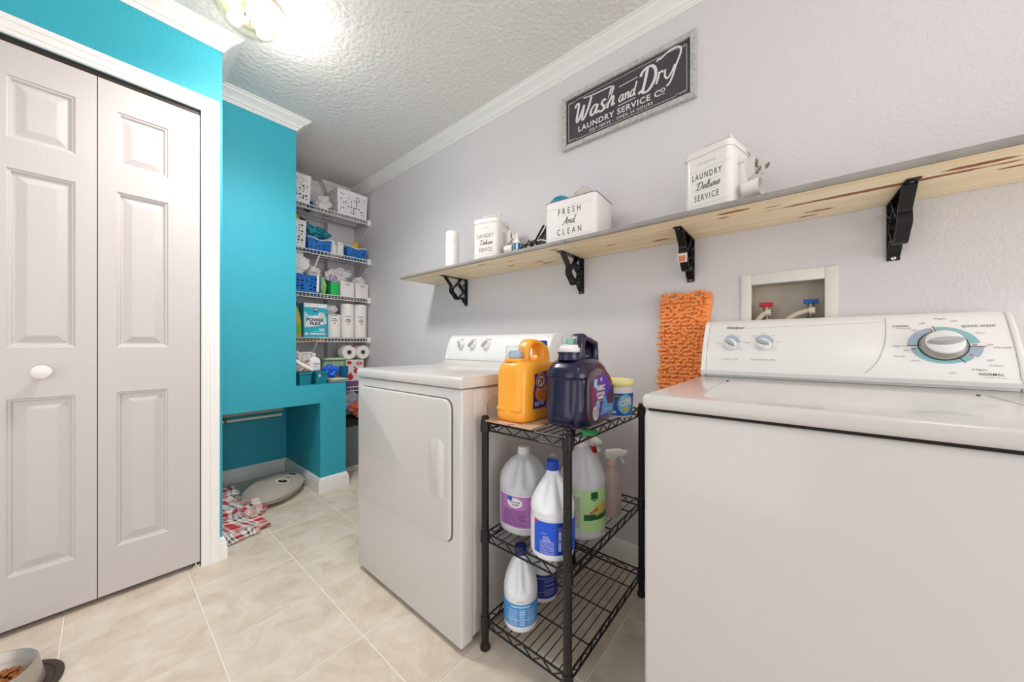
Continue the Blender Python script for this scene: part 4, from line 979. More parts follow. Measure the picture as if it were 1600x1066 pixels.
MB().lathe([(.018, .200), (.022, .204), (.020, .222), (.012, .226)], 24, (.045, .006, 0)).build('spout_insert', M('spout_bluegrey', (170, 196, 216), .3), cp_)
MB().lathe([(.020, .242), (.021, .244), (.0205, .262), (.018, .264)], 28, (.187, 0, -.004)).build('rear_cap', CAPB, oj, label='blue rear cap')
sd = lambda off: (lambda a, b_: (a, -Wj/2+.0002-off, b_))
lo = Print(sd(.0004)); lo.poly([(.050, .040), (.200, .040), (.204, .085), (.200, .150), (.150, .162), (.058, .150), (.060, .120), (.052, .095)]).build('side_label', M('label_violet', (78, 40, 140), .4), oj, 'purple and orange side label', False)
lo = oj.children[-1]
Print(sd(.0010)).disc(.105, .088, .045, .030).build('orange_swirl', M('label_orange', (244, 140, 50), .4), lo, multi=False)
rg = Print(sd(.0014)).disc(.092, .126, .027, .027).build('round_emblem', M('emblem_cream', (236, 214, 190), .4), lo, multi=False)
e_ = Print(sd(.0018)).arc(.092, .126, .019, .0245, 0, 2*PI, 36)
e_.stroke([(.082, .116), (.090, .124), (.100, .134)], .006, 3).stroke([(.080, .130), (.088, .136), (.102, .128), (.098, .120)], .005, 3)
for k in range(12):
    a = 2*PI*k/12; e_.text('ARM & HAMMER'[k], .0065, .092+.0218*math.sin(a), .126+.0218*math.cos(a), 1, rot=-a)
e_.build('emblem_print', M('emblem_red', (150, 40, 70), .45), lo)
q = Print(sd(.0016)); q.rect(.058, .082, .048, .062).rect(.086, .108, .050, .066).text('CLEAN BURST', .009, .12, .10, bold=.02).build('lettering', M('label_ink_pale', (176, 190, 232), .5), lo)

# navy jug: narrow face towards -x, label on the -y side
nj = thing('softener_jug', 'large navy fabric softener jug with handle, at the front corner of the rack top', 'jug', (.842, .528, Z3+.006))
NAVY = M('navy_plastic', (20, 14, 54), .25, coat=.35)
def ns(z, x0, x1, hw, e=3.2): return (z, (x1-x0)/2, hw, e, (x0+x1)/2, 0)
def groove(a, z):   # waist panel with vertical flutes on the narrow face
    k = 1
    if .03 < z < .148:
        e = min(1, (z-.03)/.05, (.148-z)/.006); d = abs((a % (2*PI))-PI)
        k -= .030*e*math.exp(-((d-.36)/.10)**2)+.02*e*(d < .8)
    return k
zz_ = [(0, .022, .200, .056), (.004, .014, .210, .064), (.012, .006, .216, .071), (.030, .001, .220, .075), (.060, .0, .221, .076), (.10, .004, .218, .075), (.130, .006, .213, .074), (.1465, .007, .209, .073), (.149, .004, .209, .0745), (.160, .006, .206, .073), (.175, .012, .198, .068), (.188, .022, .186, .058), (.197, .034, .170, .046), (.203, .046, .15, .036)]
zz2 = []
for a, b_ in zip(zz_, zz_[1:]):
    for k in range(3): t_ = k/3; zz2.append(tuple(a[i]+(b_[i]-a[i])*t_ for i in range(4)))
zz2.append(zz_[-1])
m = MB().loft([ns(*q_) for q_ in zz2], 96, groove)
m.lathe([(.036, .198), (.034, .205), (.033, .215), (.036, .217), (.036, .221), (.030, .222)], 40, (.058, 0, 0))
hd = curve_plate('h', [[(.078, .188), (.088, .240), (.100, .268), (.116, .278), (.135, .272), (.165, .262), (.192, .258), (.206, .250), (.212, .20), (.214, .165), (.18, .155), (.12, .165)], [(.122, .212), (.118, .238), (.130, .253), (.155, .248), (.180, .236), (.184, .210), (.170, .198), (.14, .198)]], .050, .013, NAVY, None, lambda a, b_, h: (a, h, b_))
m.add(hd.v, hd.f); m.build('body', NAVY, nj, angle=50)
cc = MB().lathe([(.030, .221), (.031, .223), (.031, .233), (.026, .237), (.026, .242), (.024, .243)], 36, (.058, 0, 0)).build('pour_collar', WHITEP, nj, label='white pour collar')
MB().lathe([(.0225, .241), (.023, .244), (.023, .268), (.021, .270), (.016, .270)], 28, (.058, 0, 0)).build('measuring_cup', CLEARP, cc)
MB().lathe([(.010, .245), (.012, .250), (.009, .262)], 20, (.058, 0, 0)).build('spout', M('spout_green', (120, 190, 160), .3), cc)
# side panel and label on -y side
def oval_panel(x0, x1, z0, z1):
    return [(x0, z0+.035), (x0+.001, z1-.05), (x0+.012, z1-.012), (x0+.05, z1), ((x0+x1)/2+.02, z1-.006), (x1-.025, z1-.035), (x1-.006, z1-.075), (x1, z0+.06), (x1-.012, z0+.022), (x1-.05, z0+.002), (x0+.04, z0), (x0+.010, z0+.010)]
yS = -.0762
pl = [(p.x, p.y) for p in catmull(oval_panel(.034, .208, .012, .172)+[(.034, .047)], 5)]
MB().prism(pl[:-1], yS-.0015, yS+.010, lambda u, v, h: (u, h, v)).build('side_panel', M('navy_bronze_sheen', (78, 52, 62), .22, coat=.6), nj, bevel=.003, seg=2, label='glossy side panel')
sp2 = nj.children[-1]
pl2 = [(p.x, p.y) for p in catmull(oval_panel(.050, .196, .026, .154)+[(.050, .061)], 5)][:-1]
lm = M('softener_label', (44, 60, 176), .35); nt = lm.node_tree
_t = nt.nodes.new('ShaderNodeTexCoord'); _g = nt.nodes.new('ShaderNodeTexGradient'); _p = nt.nodes.new('ShaderNodeMapping'); _r = nt.nodes.new('ShaderNodeValToRGB')
_p.inputs['Location'].default_value = (-.30, 0, 0); _p.inputs['Scale'].default_value = (6.5, 0, 0)
_r.color_ramp.elements[0].color = rgb((150, 50, 74)); _r.color_ramp.elements[1].color = rgb((26, 74, 196)); _k = _r.color_ramp.elements.new(.35); _k.color = rgb((112, 44, 140))
nt.links.new(_t.outputs['Object'], _p.inputs[0]); nt.links.new(_p.outputs[0], _g.inputs[0]); nt.links.new(_g.outputs[0], _r.inputs[0]); nt.links.new(_r.outputs[0], nt.nodes['Principled BSDF'].inputs['Base Color'])
ll = Print(lambda a, b_: (a, yS-.0019, b_)).poly(pl2).build('side_label', lm, nj, 'blue and purple label', False)
pp = lambda o_: (lambda a, b_: (a, yS-.0019-o_, b_))
Print(pp(.0005)).poly([(.196, .120), (.130, .078), (.150, .045), (.196, .06)]).build('brown_swash', M('label_brown', (76, 44, 74), .35), ll, multi=False)
Print(pp(.0008)).poly([(.100, .034), (.180, .034), (.192, .060), (.150, .064), (.138, .090), (.128, .088), (.112, .058)]).build('light_blue_swash', M('label_lightblue', (92, 160, 222), .35), ll, multi=False)
w1 = Print(pp(.0010)); w1.text('FABRIC', .0215, .104, .115, .80, 1, bold=.03).text('SOFTENER', .0140, .104, .0975, .84, 1, bold=.03).text('M', .017, .108, .139, .9, bold=.03).rect(.084, .124, .084, .0905).text('ULTRA FRESH', .006, .106, .078).text('LAVENDER MIST', .007, .150, .047, 1, bold=.01)
w1.build('lettering', WHITEP, ll)
w2 = Print(pp(.0008)); w2.disc(.072, .045, .019, .021).build('white_seal', LW, ll, multi=False)
Print(pp(.0009)).disc(.085, .067, .014, .014).build('blue_seal', M('seal_blue', (140, 190, 226), .4), ll, multi=False)
Print(pp(.0009)).poly([(.060, .142), (.082, .144), (.080, .122), (.070, .117), (.060, .122)]).build('blue_shield', M('seal_blue', (140, 190, 226), .4), ll, multi=False)
q = Print(pp(.0014))
for k in range(6): q.rect(.058, .086, .034+.004*k, .0352+.004*k)
q.build('seal_print', INK, ll)
# oxygen cleaner tub
ox = thing('stain_remover_tub', 'short blue and white powder tub with a yellow-rimmed lid on the rack top', 'tub', (1.178, .500, Z3))
MB().lathe([(.050, 0), (.053, .003), (.058, .108), (.0585, .112)], 48).build('body', WHITEP, ox)
MB().lathe([(.0600, .106), (.0615, .108), (.0620, .116), (.060, .124), (.0585, .126), (.0565, .122), (.002, .121)], 48).build('lid', M('lid_yellowish', (232, 222, 150), .3), ox, label='pale yellow lid')
th = wcam(1.178, .5)
def ct(off): return lambda a, b_: ((.0532+b_*.047+off)*math.cos(th+a/.056), (.0532+b_*.047+off)*math.sin(th+a/.056), b_)
lx = Print(ct(.0006)).rect(-.15, .15, .006, .082, 56, 3).build('label_wrap', M('label_royal', (24, 88, 186), .35), ox, 'royal blue wrap label', False)
Print(ct(.0012)).disc(.032, .046, .028, .034).build('cyan_swirl', M('label_cyan', (120, 190, 226), .35), lx, multi=False)
Print(ct(.0014)).rect(-.06, .012, .066, .080, 14, 1).build('dark_banner', M('banner_navy', (30, 34, 90), .4), lx, multi=False)
q = Print(ct(.0020)); q.text('VERSATILE', .010, -.012, .073, 1, bold=.03).rect(.022, .044, .024, .036, 4, 1).build('gold_lettering', M('label_gold', (216, 190, 60), .45), lx)
Print(ct(.0022)).text('OXI', .026, .034, .050, 1, bold=.04, rot=.15).text('Clean', .016, .036, .064, 1, bold=.03, rot=.15).text('400', .012, -.01, .018, bold=.03).build('lettering', WHITEP, lx)
# ================================================================ PANTRY WIRE SHELVES
WIRE = M('white_vinyl_wire', (236, 234, 232), .4)
def pantry_shelf(z, x0, label, brace_x):
    t = thing('wire_shelf', label, 'shelf', (x0, 2.93, z), 0, 'white wire shelves in the pantry')
    L_ = 1.530-x0; D_ = .305
    MB().tube([(0, 0, -.003), (L_, 0, -.003)], .0032, 8).build('front_rail', WIRE, t)
    MB().tube([(0, 0, -.034), (L_, 0, -.034)], .0032, 8).build('front_rail', WIRE, t)
    MB().tube([(0, D_, -.005), (L_, D_, -.005)], .0032, 8).build('back_rail', WIRE, t)
    for yy in (.10, .20): MB().tube([(0, yy, -.006), (L_, yy, -.006)], .0028, 6).build('support_rail', WIRE, t)
    n = int(L_/.0265)
    for k in range(n+1):
        x = L_-.012-k*.0265
        if x > 0: MB().tube([(x, D_, -.003), (x, .004, -.003), (x, -.001, -.006), (x, -.001, -.034)], .0020, 5).build('cross_wire', WIRE, t)
    MB().box(L_-.022, L_+.008, -.008, .012, -.044, .006).build('end_bracket', WIRE, t, bevel=.002)
    for bx_ in brace_x:
        MB().strip([(bx_-x0, .006, -.036), (bx_-x0, D_+.004, -.30)], (1, 0, 0), .014, .003).build('brace', WIRE, t)
    if x0 < 1 and z > 1.2: MB().strip([(L_+.004, .010, -.040), (L_+.004, D_, -.23)], (1, 0, 0), .006, .003).build('brace', WIRE, t)
ZA, ZB_, ZC, ZD, ZE = 2.100, 1.752, 1.410, 1.060, .640
pantry_shelf(ZA, .43, 'topmost white wire shelf in the pantry, holding the big white baskets', (.60,))
pantry_shelf(ZB_, .43, 'second white wire shelf from the top, holding two small blue baskets', (1.115,))
pantry_shelf(ZC, .43, 'third white wire shelf from the top, holding the two white bins', (.60,))
pantry_shelf(ZD, .43, 'fourth white wire shelf from the top, holding three paper towel rolls', (1.10,))
pantry_shelf(ZE, 1.13, 'lowest white wire shelf, right of the turquoise ledge, behind the dryer', ())

# ================================================================ BASKETS
BASKW = M('basket_white', (236, 234, 236), .4); BASKB = M('basket_blue', (16, 110, 200), .4)
def holes_face(m, P, rows, rng, thick):
    """frame of a perforated face: P(u,v)->xyz on 0..1; builds a grid of cells with octagonal holes"""
    cells = rows
    nu, nv = cells
    for i in range(nu):
        for j in range(nv):
            u0, u1, v0, v1 = i/nu, (i+1)/nu, j/nv, (j+1)/nv
            r = rng.choice((.12, .18, .26, .36)); q_ = .46-r; cu, cv = (u0+u1)/2+rng.uniform(-q_, q_)/nu, (v0+v1)/2+rng.uniform(-q_, q_)/nv
            sq = []; oc = []
            for k in range(8):
                a = PI/4*k; c, s_ = math.cos(a), math.sin(a); q = 1/max(abs(c), abs(s_))
                sq.append(P((u0+u1)/2+c*q*.5/nu, (v0+v1)/2+s_*q*.5/nv)); oc.append(P(cu+c*r/nu, cv+s_*r/nv))
            m.add(sq+oc, [(k, (k+1) % 8, 8+(k+1) % 8, 8+k) for k in range(8)])
def basket(name, label, x0, x1, y0, y1, z, h, mat, cells=(9, 6), taper=.06, wavy=False, group=None):
    rng = random.Random(int(x0*100)); cx0, cy0 = (x0+x1)/2, (y0+y1)/2
    t = thing(name, label, 'basket', (cx0, cy0, z+.002), 0, group); hx, hy = (x1-x0)/2, (y1-y0)/2
    def lerp(side):
        def P(u, v):
            k = 1-taper*(1-v); a = -1+2*u; b = 0
            dip = (-.16*h*math.exp(-((u-.5)/.22)**2)*v if wavy else 0)
            if side == 0: p = (a*hx*k, -hy*k)
            if side == 1: p = (hx*k, a*hy*k)
            if side == 2: p = (-a*hx*k, hy*k)
            if side == 3: p = (-hx*k, -a*hy*k)
            return (p[0], p[1], h*v+dip+.001)
        return P
    m = MB()
    for s_ in range(4):
        P = lerp(s_); 
        for (ua, ub, va, vb) in ((0, 1, 0, .10), (0, 1, .88, 1), (0, .07, .10, .88), (.93, 1, .10, .88)):
            m.grid(12, 1, lambda a, b: P(ua+(ub-ua)*a, va+(vb-va)*b))
        cc = cells if s_ % 2 == 0 else (max(3, int(cells[0]*.9)), cells[1])
        holes_face(m, lambda u, v: P(.07+.86*u, .10+.78*v), cc, rng, .002)
    m.grid(1, 1, lambda a, b: ((-1+2*a)*hx*(1-taper), (-1+2*b)*hy*(1-taper), .001))
    o = m.build('basket_body', mat, t, smooth=False); md = o.modifiers.new('s', 'SOLIDIFY'); md.thickness = .0025; md.offset = -1
    rim = []
    for s_ in range(4):
        for k in range(10): rim.append(lerp(s_)(k/10, 1))
    MB().tube(rim, .0042, 8, closed=True).build('rim', BASKW if wavy else mat, t)
    return t
basket('perforated_basket', 'large white perforated basket at the right of the top pantry shelf', 1.255, 1.515, 2.94, 3.22, ZA, .205, BASKW, (10, 7))
basket('perforated_basket', 'white perforated basket at the left of the top pantry shelf', .83, 1.055, 2.94, 3.20, ZA, .215, BASKW, (8, 7))
basket('perforated_basket', 'white perforated basket on the second pantry shelf, holding a yellow cloth', .80, 1.022, 2.94, 3.20, ZB_, .205, BASKW, (8, 7))
basket('blue_basket', 'small blue basket with wavy white rim, left one on the second pantry shelf', 1.032, 1.212, 2.94, 3.13, ZB_, .098, BASKB, (8, 4), .08, True, 'small blue baskets')
basket('blue_basket', 'small blue basket with wavy white rim, by the wall on the second pantry shelf', 1.335, 1.505, 2.94, 3.13, ZB_, .090, BASKB, (8, 4), .08, True, 'small blue baskets')
b_ = basket('blue_basket', 'large blue basket with a white handle on the third pantry shelf', .86, 1.125, 2.94, 3.09, ZC, .130, BASKB, (7, 5), .04)
MB().strip([(.092, -.1235, .002), (.094, -.1275, .13)], (1, 0, 0), .018, .003).build('white_handle', BASKW, b_, label='white upright handle')
def lump(name, label, cat, c, r, col, seed, amp=.3, rough=.5, freq=3, crease=True, group=None, trans=0, sub=4):
    m_ = M('fab_%s_%d' % (name, seed), col, rough, bump=(60, .4), trans=trans)
    o = MB().blob((0, 0, 0), r, seed, amp, freq, sub, crease=crease).build(name, m_, loc=c, angle=60)
    return tag(o, label, cat, group)
lump('plastic_bag', 'white plastic bag between the baskets on the top pantry shelf', 'bag', (1.165, 2.995, ZA), (.065, .05, .065), (232, 228, 228), 3, .4)
lump('plastic_bag', 'blue plastic bag left of the white bag on the top pantry shelf', 'bag', (1.092, 3.10, ZA), (.035, .07, .045), (30, 70, 150), 7, .4)
lump('cloth_bundle', 'teal bag bundle heaped over the left small blue basket', 'bag', (1.118, 3.035, ZB_+.105), (.105, .075, .065), (20, 130, 150), 12, .42, .35, 4)
lump('cloth_bundle', 'dark navy and teal bundle behind the yellow cloth, second pantry shelf', 'bag', (1.01, 3.10, ZB_+.225), (.075, .06, .032), (16, 60, 84), 15, .35)
lump('yellow_cloth', 'mustard yellow cloth in the left basket of the second pantry shelf', 'cloth', (.955, 3.04, ZB_+.206), (.055, .05, .042), (206, 184, 70), 17, .25, .9)
lump('yellow_cloth', 'yellow glove sticking out of the blue basket by the wall', 'glove', (1.445, 3.03, ZB_+.06), (.028, .03, .058), (240, 190, 70), 18, .3, .6)
lump('plastic_wrap', 'white wrapped items in the blue basket by the wall', 'packet', (1.38, 3.05, ZB_+.035), (.035, .05, .055), (228, 222, 220), 19, .3)
wj = thing('white_jar', 'round white jar with a white lid on the second pantry shelf', 'jar', (1.245, 3.02, ZB_))
MB().lathe([(.030, 0), (.034, .004), (.034, .085), (.026, .096), (.024, .100)], 28).build('body', WHITEP, wj); MB().lathe([(.026, .099), (.027, .101), (.027, .122), (.024, .125)], 28).build('lid', CAPW, wj)
wx = thing('white_carton', 'plain white carton standing right of the white jar', 'carton', (1.295, 3.00, ZB_))
MB().box(-.024, .024, -.03, .03, 0, .115).build('carton', M('carton_white', (232, 228, 224), .6), wx, bevel=.002); MB().box(-.0245, .0245, -.0305, .0305, .093, .097).build('carton_seam', M('carton_seam', (206, 202, 198), .6), wx, smooth=False)
bs = thing('spray_can', 'small white bottle with a pointed cap behind the left small blue basket', 'bottle', (1.245, 3.16, ZB_))
MB().lathe([(.022, 0), (.024, .004), (.024, .13), (.010, .15), (.010, .165)], 24).build('body', WHITEP, bs); MB().lathe([(.012, .164), (.012, .18), (.008, .20)], 20).build('cap', CAPW, bs)
# third shelf
lump('plastic_bag', 'crumpled white plastic bag hanging over the left of the large blue basket', 'bag', (.965, 2.990, ZC+.135), (.095, .05, .105), (236, 232, 230), 21, .45)
lump('plastic_bag', 'flatter white plastic bag on top of the large blue basket', 'bag', (1.095, 3.03, ZC+.134), (.07, .06, .05), (224, 218, 214), 23, .35)
lump('plastic_bag', 'white plastic bag bulging up behind the left white bin', 'bag', (1.345, 3.115, ZC+.125), (.105, .06, .085), (230, 228, 228), 27, .45)
lump('plastic_bag', 'small clear-white plastic bag in the right white bin', 'bag', (1.475, 3.02, ZC+.108), (.055, .05, .05), (226, 222, 220), 29, .35)
lump('chip_bag', 'green and white snack bag right of the large blue basket', 'bag', (1.163, 3.02, ZC), (.032, .05, .085), (150, 196, 120), 31, .25)
lump('chip_bag', 'dark green leafy bag behind the green box, third pantry shelf', 'bag', (1.205, 3.09, ZC), (.040, .05, .075), (36, 130, 56), 33, .35)
nb = thing('navy_box', 'navy blue box edge behind the green box, third pantry shelf', 'box', (1.28, 3.16, ZC))
MB().box(-.13, .13, -.035, .035, 0, .150).build('carton', M('navy_card', (24, 56, 140), .5), nb, bevel=.003); MB().box(-.131, .131, -.036, .036, .118, .122).build('lid_seam', M('navy_dark', (16, 34, 90), .5), nb, smooth=False)
gb = thing('green_box', 'bright green box standing left of the white bins', 'box', (1.241, 2.985, ZC))
MB().box(-.031, .031, -.035, .035, 0, .105).build('carton', M('bright_green', (20, 190, 90), .45), gb, bevel=.003); MB().box(-.030, .030, -.034, .034, .105, .112).build('lid', M('green_pale', (120, 170, 140), .5), gb, bevel=.002)
tp = thing('tape_roll', 'lilac tape roll lying upright on the green box', 'tape', (1.245, 2.985, ZC+.1125))
MB().lathe([(.020, -.010), (.032, -.010), (.032, .010), (.020, .010), (.020, -.010)], 28, (0, 0, .032), 'y', cap=False).build('tape', M('tape_lilac', (196, 160, 214), .4), tp)
def bin_(x, label, w_=.118):
    t = thing('storage_bin', label, 'bin', (x, 3.00, ZC), 0, 'white storage bins')
    pl = round_rect(-w_/2, w_/2, -.055, .055, .006, 3)
    v = []; f = []; n = len(pl)
    for k, z in ((.94, 0), (1, .118), (1.02, .120), (1.02, .126), (.97, .126), (.92, .006)): v += [(a*k, b*k, z) for a, b in pl]
    for i in range(5):
        for q in range(n): f.append((i*n+q, i*n+(q+1) % n, (i+1)*n+(q+1) % n, (i+1)*n+q))
    f += [tuple(range(n)), tuple(5*n+q for q in range(n))]
    MB().add(v, f).build('bin_body', M('bin_white', (232, 228, 228), .4), t, angle=30)
    MB().box(-.018, .018, -.0595, -.0575, .098, .106).build('grip_slot', M('slot_grey', (150, 146, 146), .6), t, bevel=.0005)
bin_(1.343, 'white storage bin, left one, beside the bright green box'); bin_(1.470, 'white storage bin, right one, against the wall')
# fourth shelf
yb = thing('detergent_bottle', 'yellow-green bottle with a black cap at the left of the fourth pantry shelf', 'bottle', (.948, 2.965, ZD))
MB().loft([(0, .040, .030, 3), (.006, .044, .034, 3), (.12, .042, .032, 3), (.18, .034, .026, 2.6), (.225, .020, .018, 2.2), (.235, .016, .016, 2)], 32).build('body', M('bottle_amber', (214, 178, 84), .35), yb)
MB().lathe([(.019, .234), (.020, .237), (.019, .268), (.014, .272)], 24).build('cap', BLACKM, yb)
Print(lambda a, b_: (a, -.0346-.0, b_)).rect(-.030, .034, .035, .095).build('green_label', M('label_leaf', (120, 190, 60), .4), yb, multi=False)
lump('green_packet', 'dark green foil packet between the yellow bottle and the turquoise carton', 'packet', (.985, 3.10, ZD), (.016, .05, .145), (40, 100, 66), 41, .2)
fx = thing('trash_bag_carton', 'turquoise and white carton of trash bags printed POWER FLEX 200', 'carton', (1.086, 2.985, ZD))
fw, fh = .170, .268
MB().box(-fw/2, fw/2, -.05, .06, 0, fh).build('carton', M('carton_aqua', (34, 176, 200), .45), fx, bevel=.0015, seg=1)
FP = lambda o_: (lambda a, b_: (a, -.0502-o_, b_))
Print(FP(.0004)).rect(-fw/2+.002, fw/2-.002, .235, fh-.002).build('white_top_band', M('carton_print_white', (228, 232, 234), .5), fx, multi=False)
Print(FP(.0004)).poly([(-.083, .075), (.0, .085), (.083, .108), (.083, .150), (.055, .200), (.0, .165), (-.05, .175), (-.083, .205)]).build('pale_burst', M('carton_print_pale', (176, 216, 222), .5), fx, multi=False)
Print(FP(.0008)).poly([(-.070, .080), (.0, .090), (.060, .105), (.066, .140), (.03, .165), (.0, .175), (-.045, .160), (-.068, .140)]).build('white_burst', M('carton_print_white', (228, 232, 234), .5), fx, multi=False)
Print(FP(.0008)).rect(-.013, .012, .200, .234).build('emblem', M('print_navy', (28, 34, 74), .5), fx, multi=False)
Print(FP(.0012)).disc(.042, .182, .022, .016).build('white_badge', M('carton_print_white', (228, 232, 234), .5), fx, multi=False)
Print(FP(.0014)).disc(.042, .183, .012, .010).build('peach_spot', M('print_peach', (240, 190, 160), .5), fx, multi=False)
q = Print(FP(.0014)); q.text('POWER', .033, -.004, .136, 1.1, 1, bold=.04).text('FLEX', .033, -.002, .108, 1.1, 1, bold=.04).build('lettering', M('print_navy', (28, 34, 74), .5), fx)
q = Print(FP(.0014)); q.text('M', .028, 0, .217, .9, bold=.03).text('200', .026, .045, .060, 1.1, bold=.04).rect(-.02, .07, .043, .046).rect(-.04, .07, .022, .034).disc(-.066, .026, .012, .012).build('white_lettering', M('carton_print_white', (228, 232, 234), .5), fx)
lump('plastic_wrap', 'clear crinkled plastic wrap on top of the shortest paper towel roll', 'wrap', (1.225, 3.02, ZD+.197), (.055, .05, .045), (212, 206, 202), 43, .4)
def towel(x, h, label, r=.0545):
    t = thing('paper_towel_roll', label, 'paper towels', (x, 2.995, ZD), 0, 'wrapped paper towel rolls')
    MB().lathe([(r*.85, 0), (r, .004), (r, h-.012), (r*.93, h-.003), (r*.4, h), (.016, h-.002)], 40).build('roll', M('towel_wrap', (236, 232, 230), .45, bump=(40, .15)), t)
    c = lambda o_: cyl_map(r, -PI/2-.25, 0, off=o_)
    q = Print(c(.0006)); q.rect(-.028, .022, .180, .185, 8, 1).build('violet_line', M('print_violet', (90, 60, 110), .5), t, multi=False)
    q = Print(c(.0008)); q.text('with', .018, -.003, .157, 1, bold=.03).text('comfy', .018, -.003, .143, 1, bold=.03).build('lettering', M('print_dark', (70, 66, 64), .5), t)
    q = Print(c(.0008)); q.text('/2', .026, -.003, .120, 1, 1, .2, .03).build('red_lettering', M('print_coral', (224, 90, 80), .5), t)
towel(1.2480, .196, 'short white paper towel roll next to the turquoise carton'); towel(1.3610, .292, 'tall white paper towel roll, the middle of the three'); towel(1.4735, .296, 'tall white paper towel roll against the wall')
bdp = MB().box(-.14, .14, -.04, .04, -.004, .004).build('wood_slat', M('slat_peach', (214, 160, 116), .6, var=(20, (196, 140, 98))), bevel=.001, seg=1, loc=(.975, 2.87, ZD-.038)); bdp.rotation_euler = (0, -.10, -.1)
tag(bdp, 'thin orange-brown wooden slat tilted just under the fourth pantry shelf', 'slat')

# ================================================================ ON THE TURQUOISE LEDGE
LZ = .7325
def teal_bin(x, label, fish):
    t = thing('teal_bin', label, 'bin', (x, 2.565, LZ), 0, 'teal bins on the ledge')
    w_ = .076; v = []; f = []; pl = round_rect(-w_/2, w_/2, -.06, .06, .006, 3); n = len(pl)
    for k, z in ((.86, 0), (.97, .072), (1.06, .074), (1.06, .086), (.95, .086), (.84, .006)): v += [(a*k, b*k, z) for a, b in pl]
    for i in range(5):
        for q in range(n): f.append((i*n+q, i*n+(q+1) % n, (i+1)*n+(q+1) % n, (i+1)*n+q))
    f += [tuple(range(n)), tuple(5*n+q for q in range(n))]
    MB().add(v, f).build('bin_body', M('bin_teal', (16, 128, 140), .35), t, angle=30)
    if fish:
        q = Print(lambda a, b_: (a, -.0585-.0, b_)); q.disc(-.014, .062, .008, .006).rect(-.020, -.008, .048, .052).build('white_decal', WHITEP, t, label='small white decal')
teal_bin(.868, 'small teal bin at the left end of the ledge', False); teal_bin(.968, 'small teal bin with a white decal, right one on the ledge', True)
rl = thing('picture_print', 'tilted glossy photo print leaning in the left teal bin', 'print', (.835, 2.57, LZ+.0875))
MB().prism([(-.035, .05), (.0, .145), (.085, .075), (.055, .0), (.02, .0)], -.002, .002, lambda u, v, h: (u, h, v)).build('print_sheet', M('print_photo', (206, 196, 186), .35, var=(40, (140, 96, 76), .5, .62)), rl, smooth=False)
rl2 = thing('paper_tube', 'white rolled paper tube lying diagonally over the left teal bin', 'paper', (.80, 2.50, LZ+.087))
MB().tube([(.0, .02, .085), (.055, .02, .045), (.110, .02, .012)], .012, 14).build('tube', WHITEP, rl2)
jg = thing('label_jug', 'square white bottle with a printed label behind the right teal bin', 'bottle', (.985, 2.70, LZ))
MB().loft([(0, .036, .03, 4), (.005, .040, .034, 4), (.155, .040, .034, 4), (.170, .034, .028, 3), (.180, .014, .014, 2), (.188, .013, .013, 2)], 36).build('body', M('bottle_white', (232, 230, 230), .4), jg)
MB().lathe([(.0155, .186), (.016, .188), (.016, .206), (.014, .208)], 24).build('cap', CAPW, jg)
q = Print(lambda a, b_: (a, -.0346, b_)); q.rect(-.012, .026, .128, .134).rect(-.030, -.012, .098, .102).rect(-.008, .026, .084, .086).text('Refill', .011, .004, .112).build('lettering', INK, jg)
bk = thing('white_board', 'pale grey printed board standing behind the square white bottle', 'board', (.905, 2.85, LZ))
MB().box(-.085, .128, -.004, .004, 0, .215).build('panel', M('board_pale', (226, 222, 224), .5), bk, bevel=.0015)
q = Print(lambda a, b_: (a, -.0046, b_)); q.rect(-.07, .115, .200, .202).text('NOTICE', .014, .06, .17).rect(-.05, -.02, .12, .124).build('lettering', M('print_grey', (140, 142, 146), .5), bk)
# leafy green artificial plant under the fourth shelf
pl_ = thing('artificial_greenery', 'bundle of bright green artificial leaves under the fourth pantry shelf', 'plant', (.93, 2.975, LZ))
random.seed(6)
MB().lathe([(.030, 0), (.038, .12), (.036, .125)], 24).build('pot', M('pot_dark', (50, 42, 36), .6), pl_)
gm = M('leaf_green', (46, 140, 44), .5, var=(30, (90, 176, 60)))
for k in range(46):
    a = random.uniform(0, 2*PI); el = random.uniform(.1, 1.3); L0 = random.uniform(.07, .14)
    d = Vector((math.cos(a)*math.cos(el), math.sin(a)*math.cos(el)*.55, math.sin(el)*.85)); s0 = Vector((0, 0, .14)); sd_ = d.cross(Vector((0, 0, 1))).normalized()*.011
    p1 = s0+d*L0*.5+Vector((0, 0, .008)); p2 = s0+d*L0-Vector((0, 0, .014))
    p2.z = min(p2.z, .262); p1.z = min(p1.z, .258)
    MB().add([tuple(s0), tuple(p1+sd_), tuple(p2), tuple(p1-sd_), tuple(p1-Vector((0, 0, .003)))], [(0, 1, 4), (1, 2, 4), (2, 3, 4), (3, 0, 4)]).build('leaf', gm, pl_)
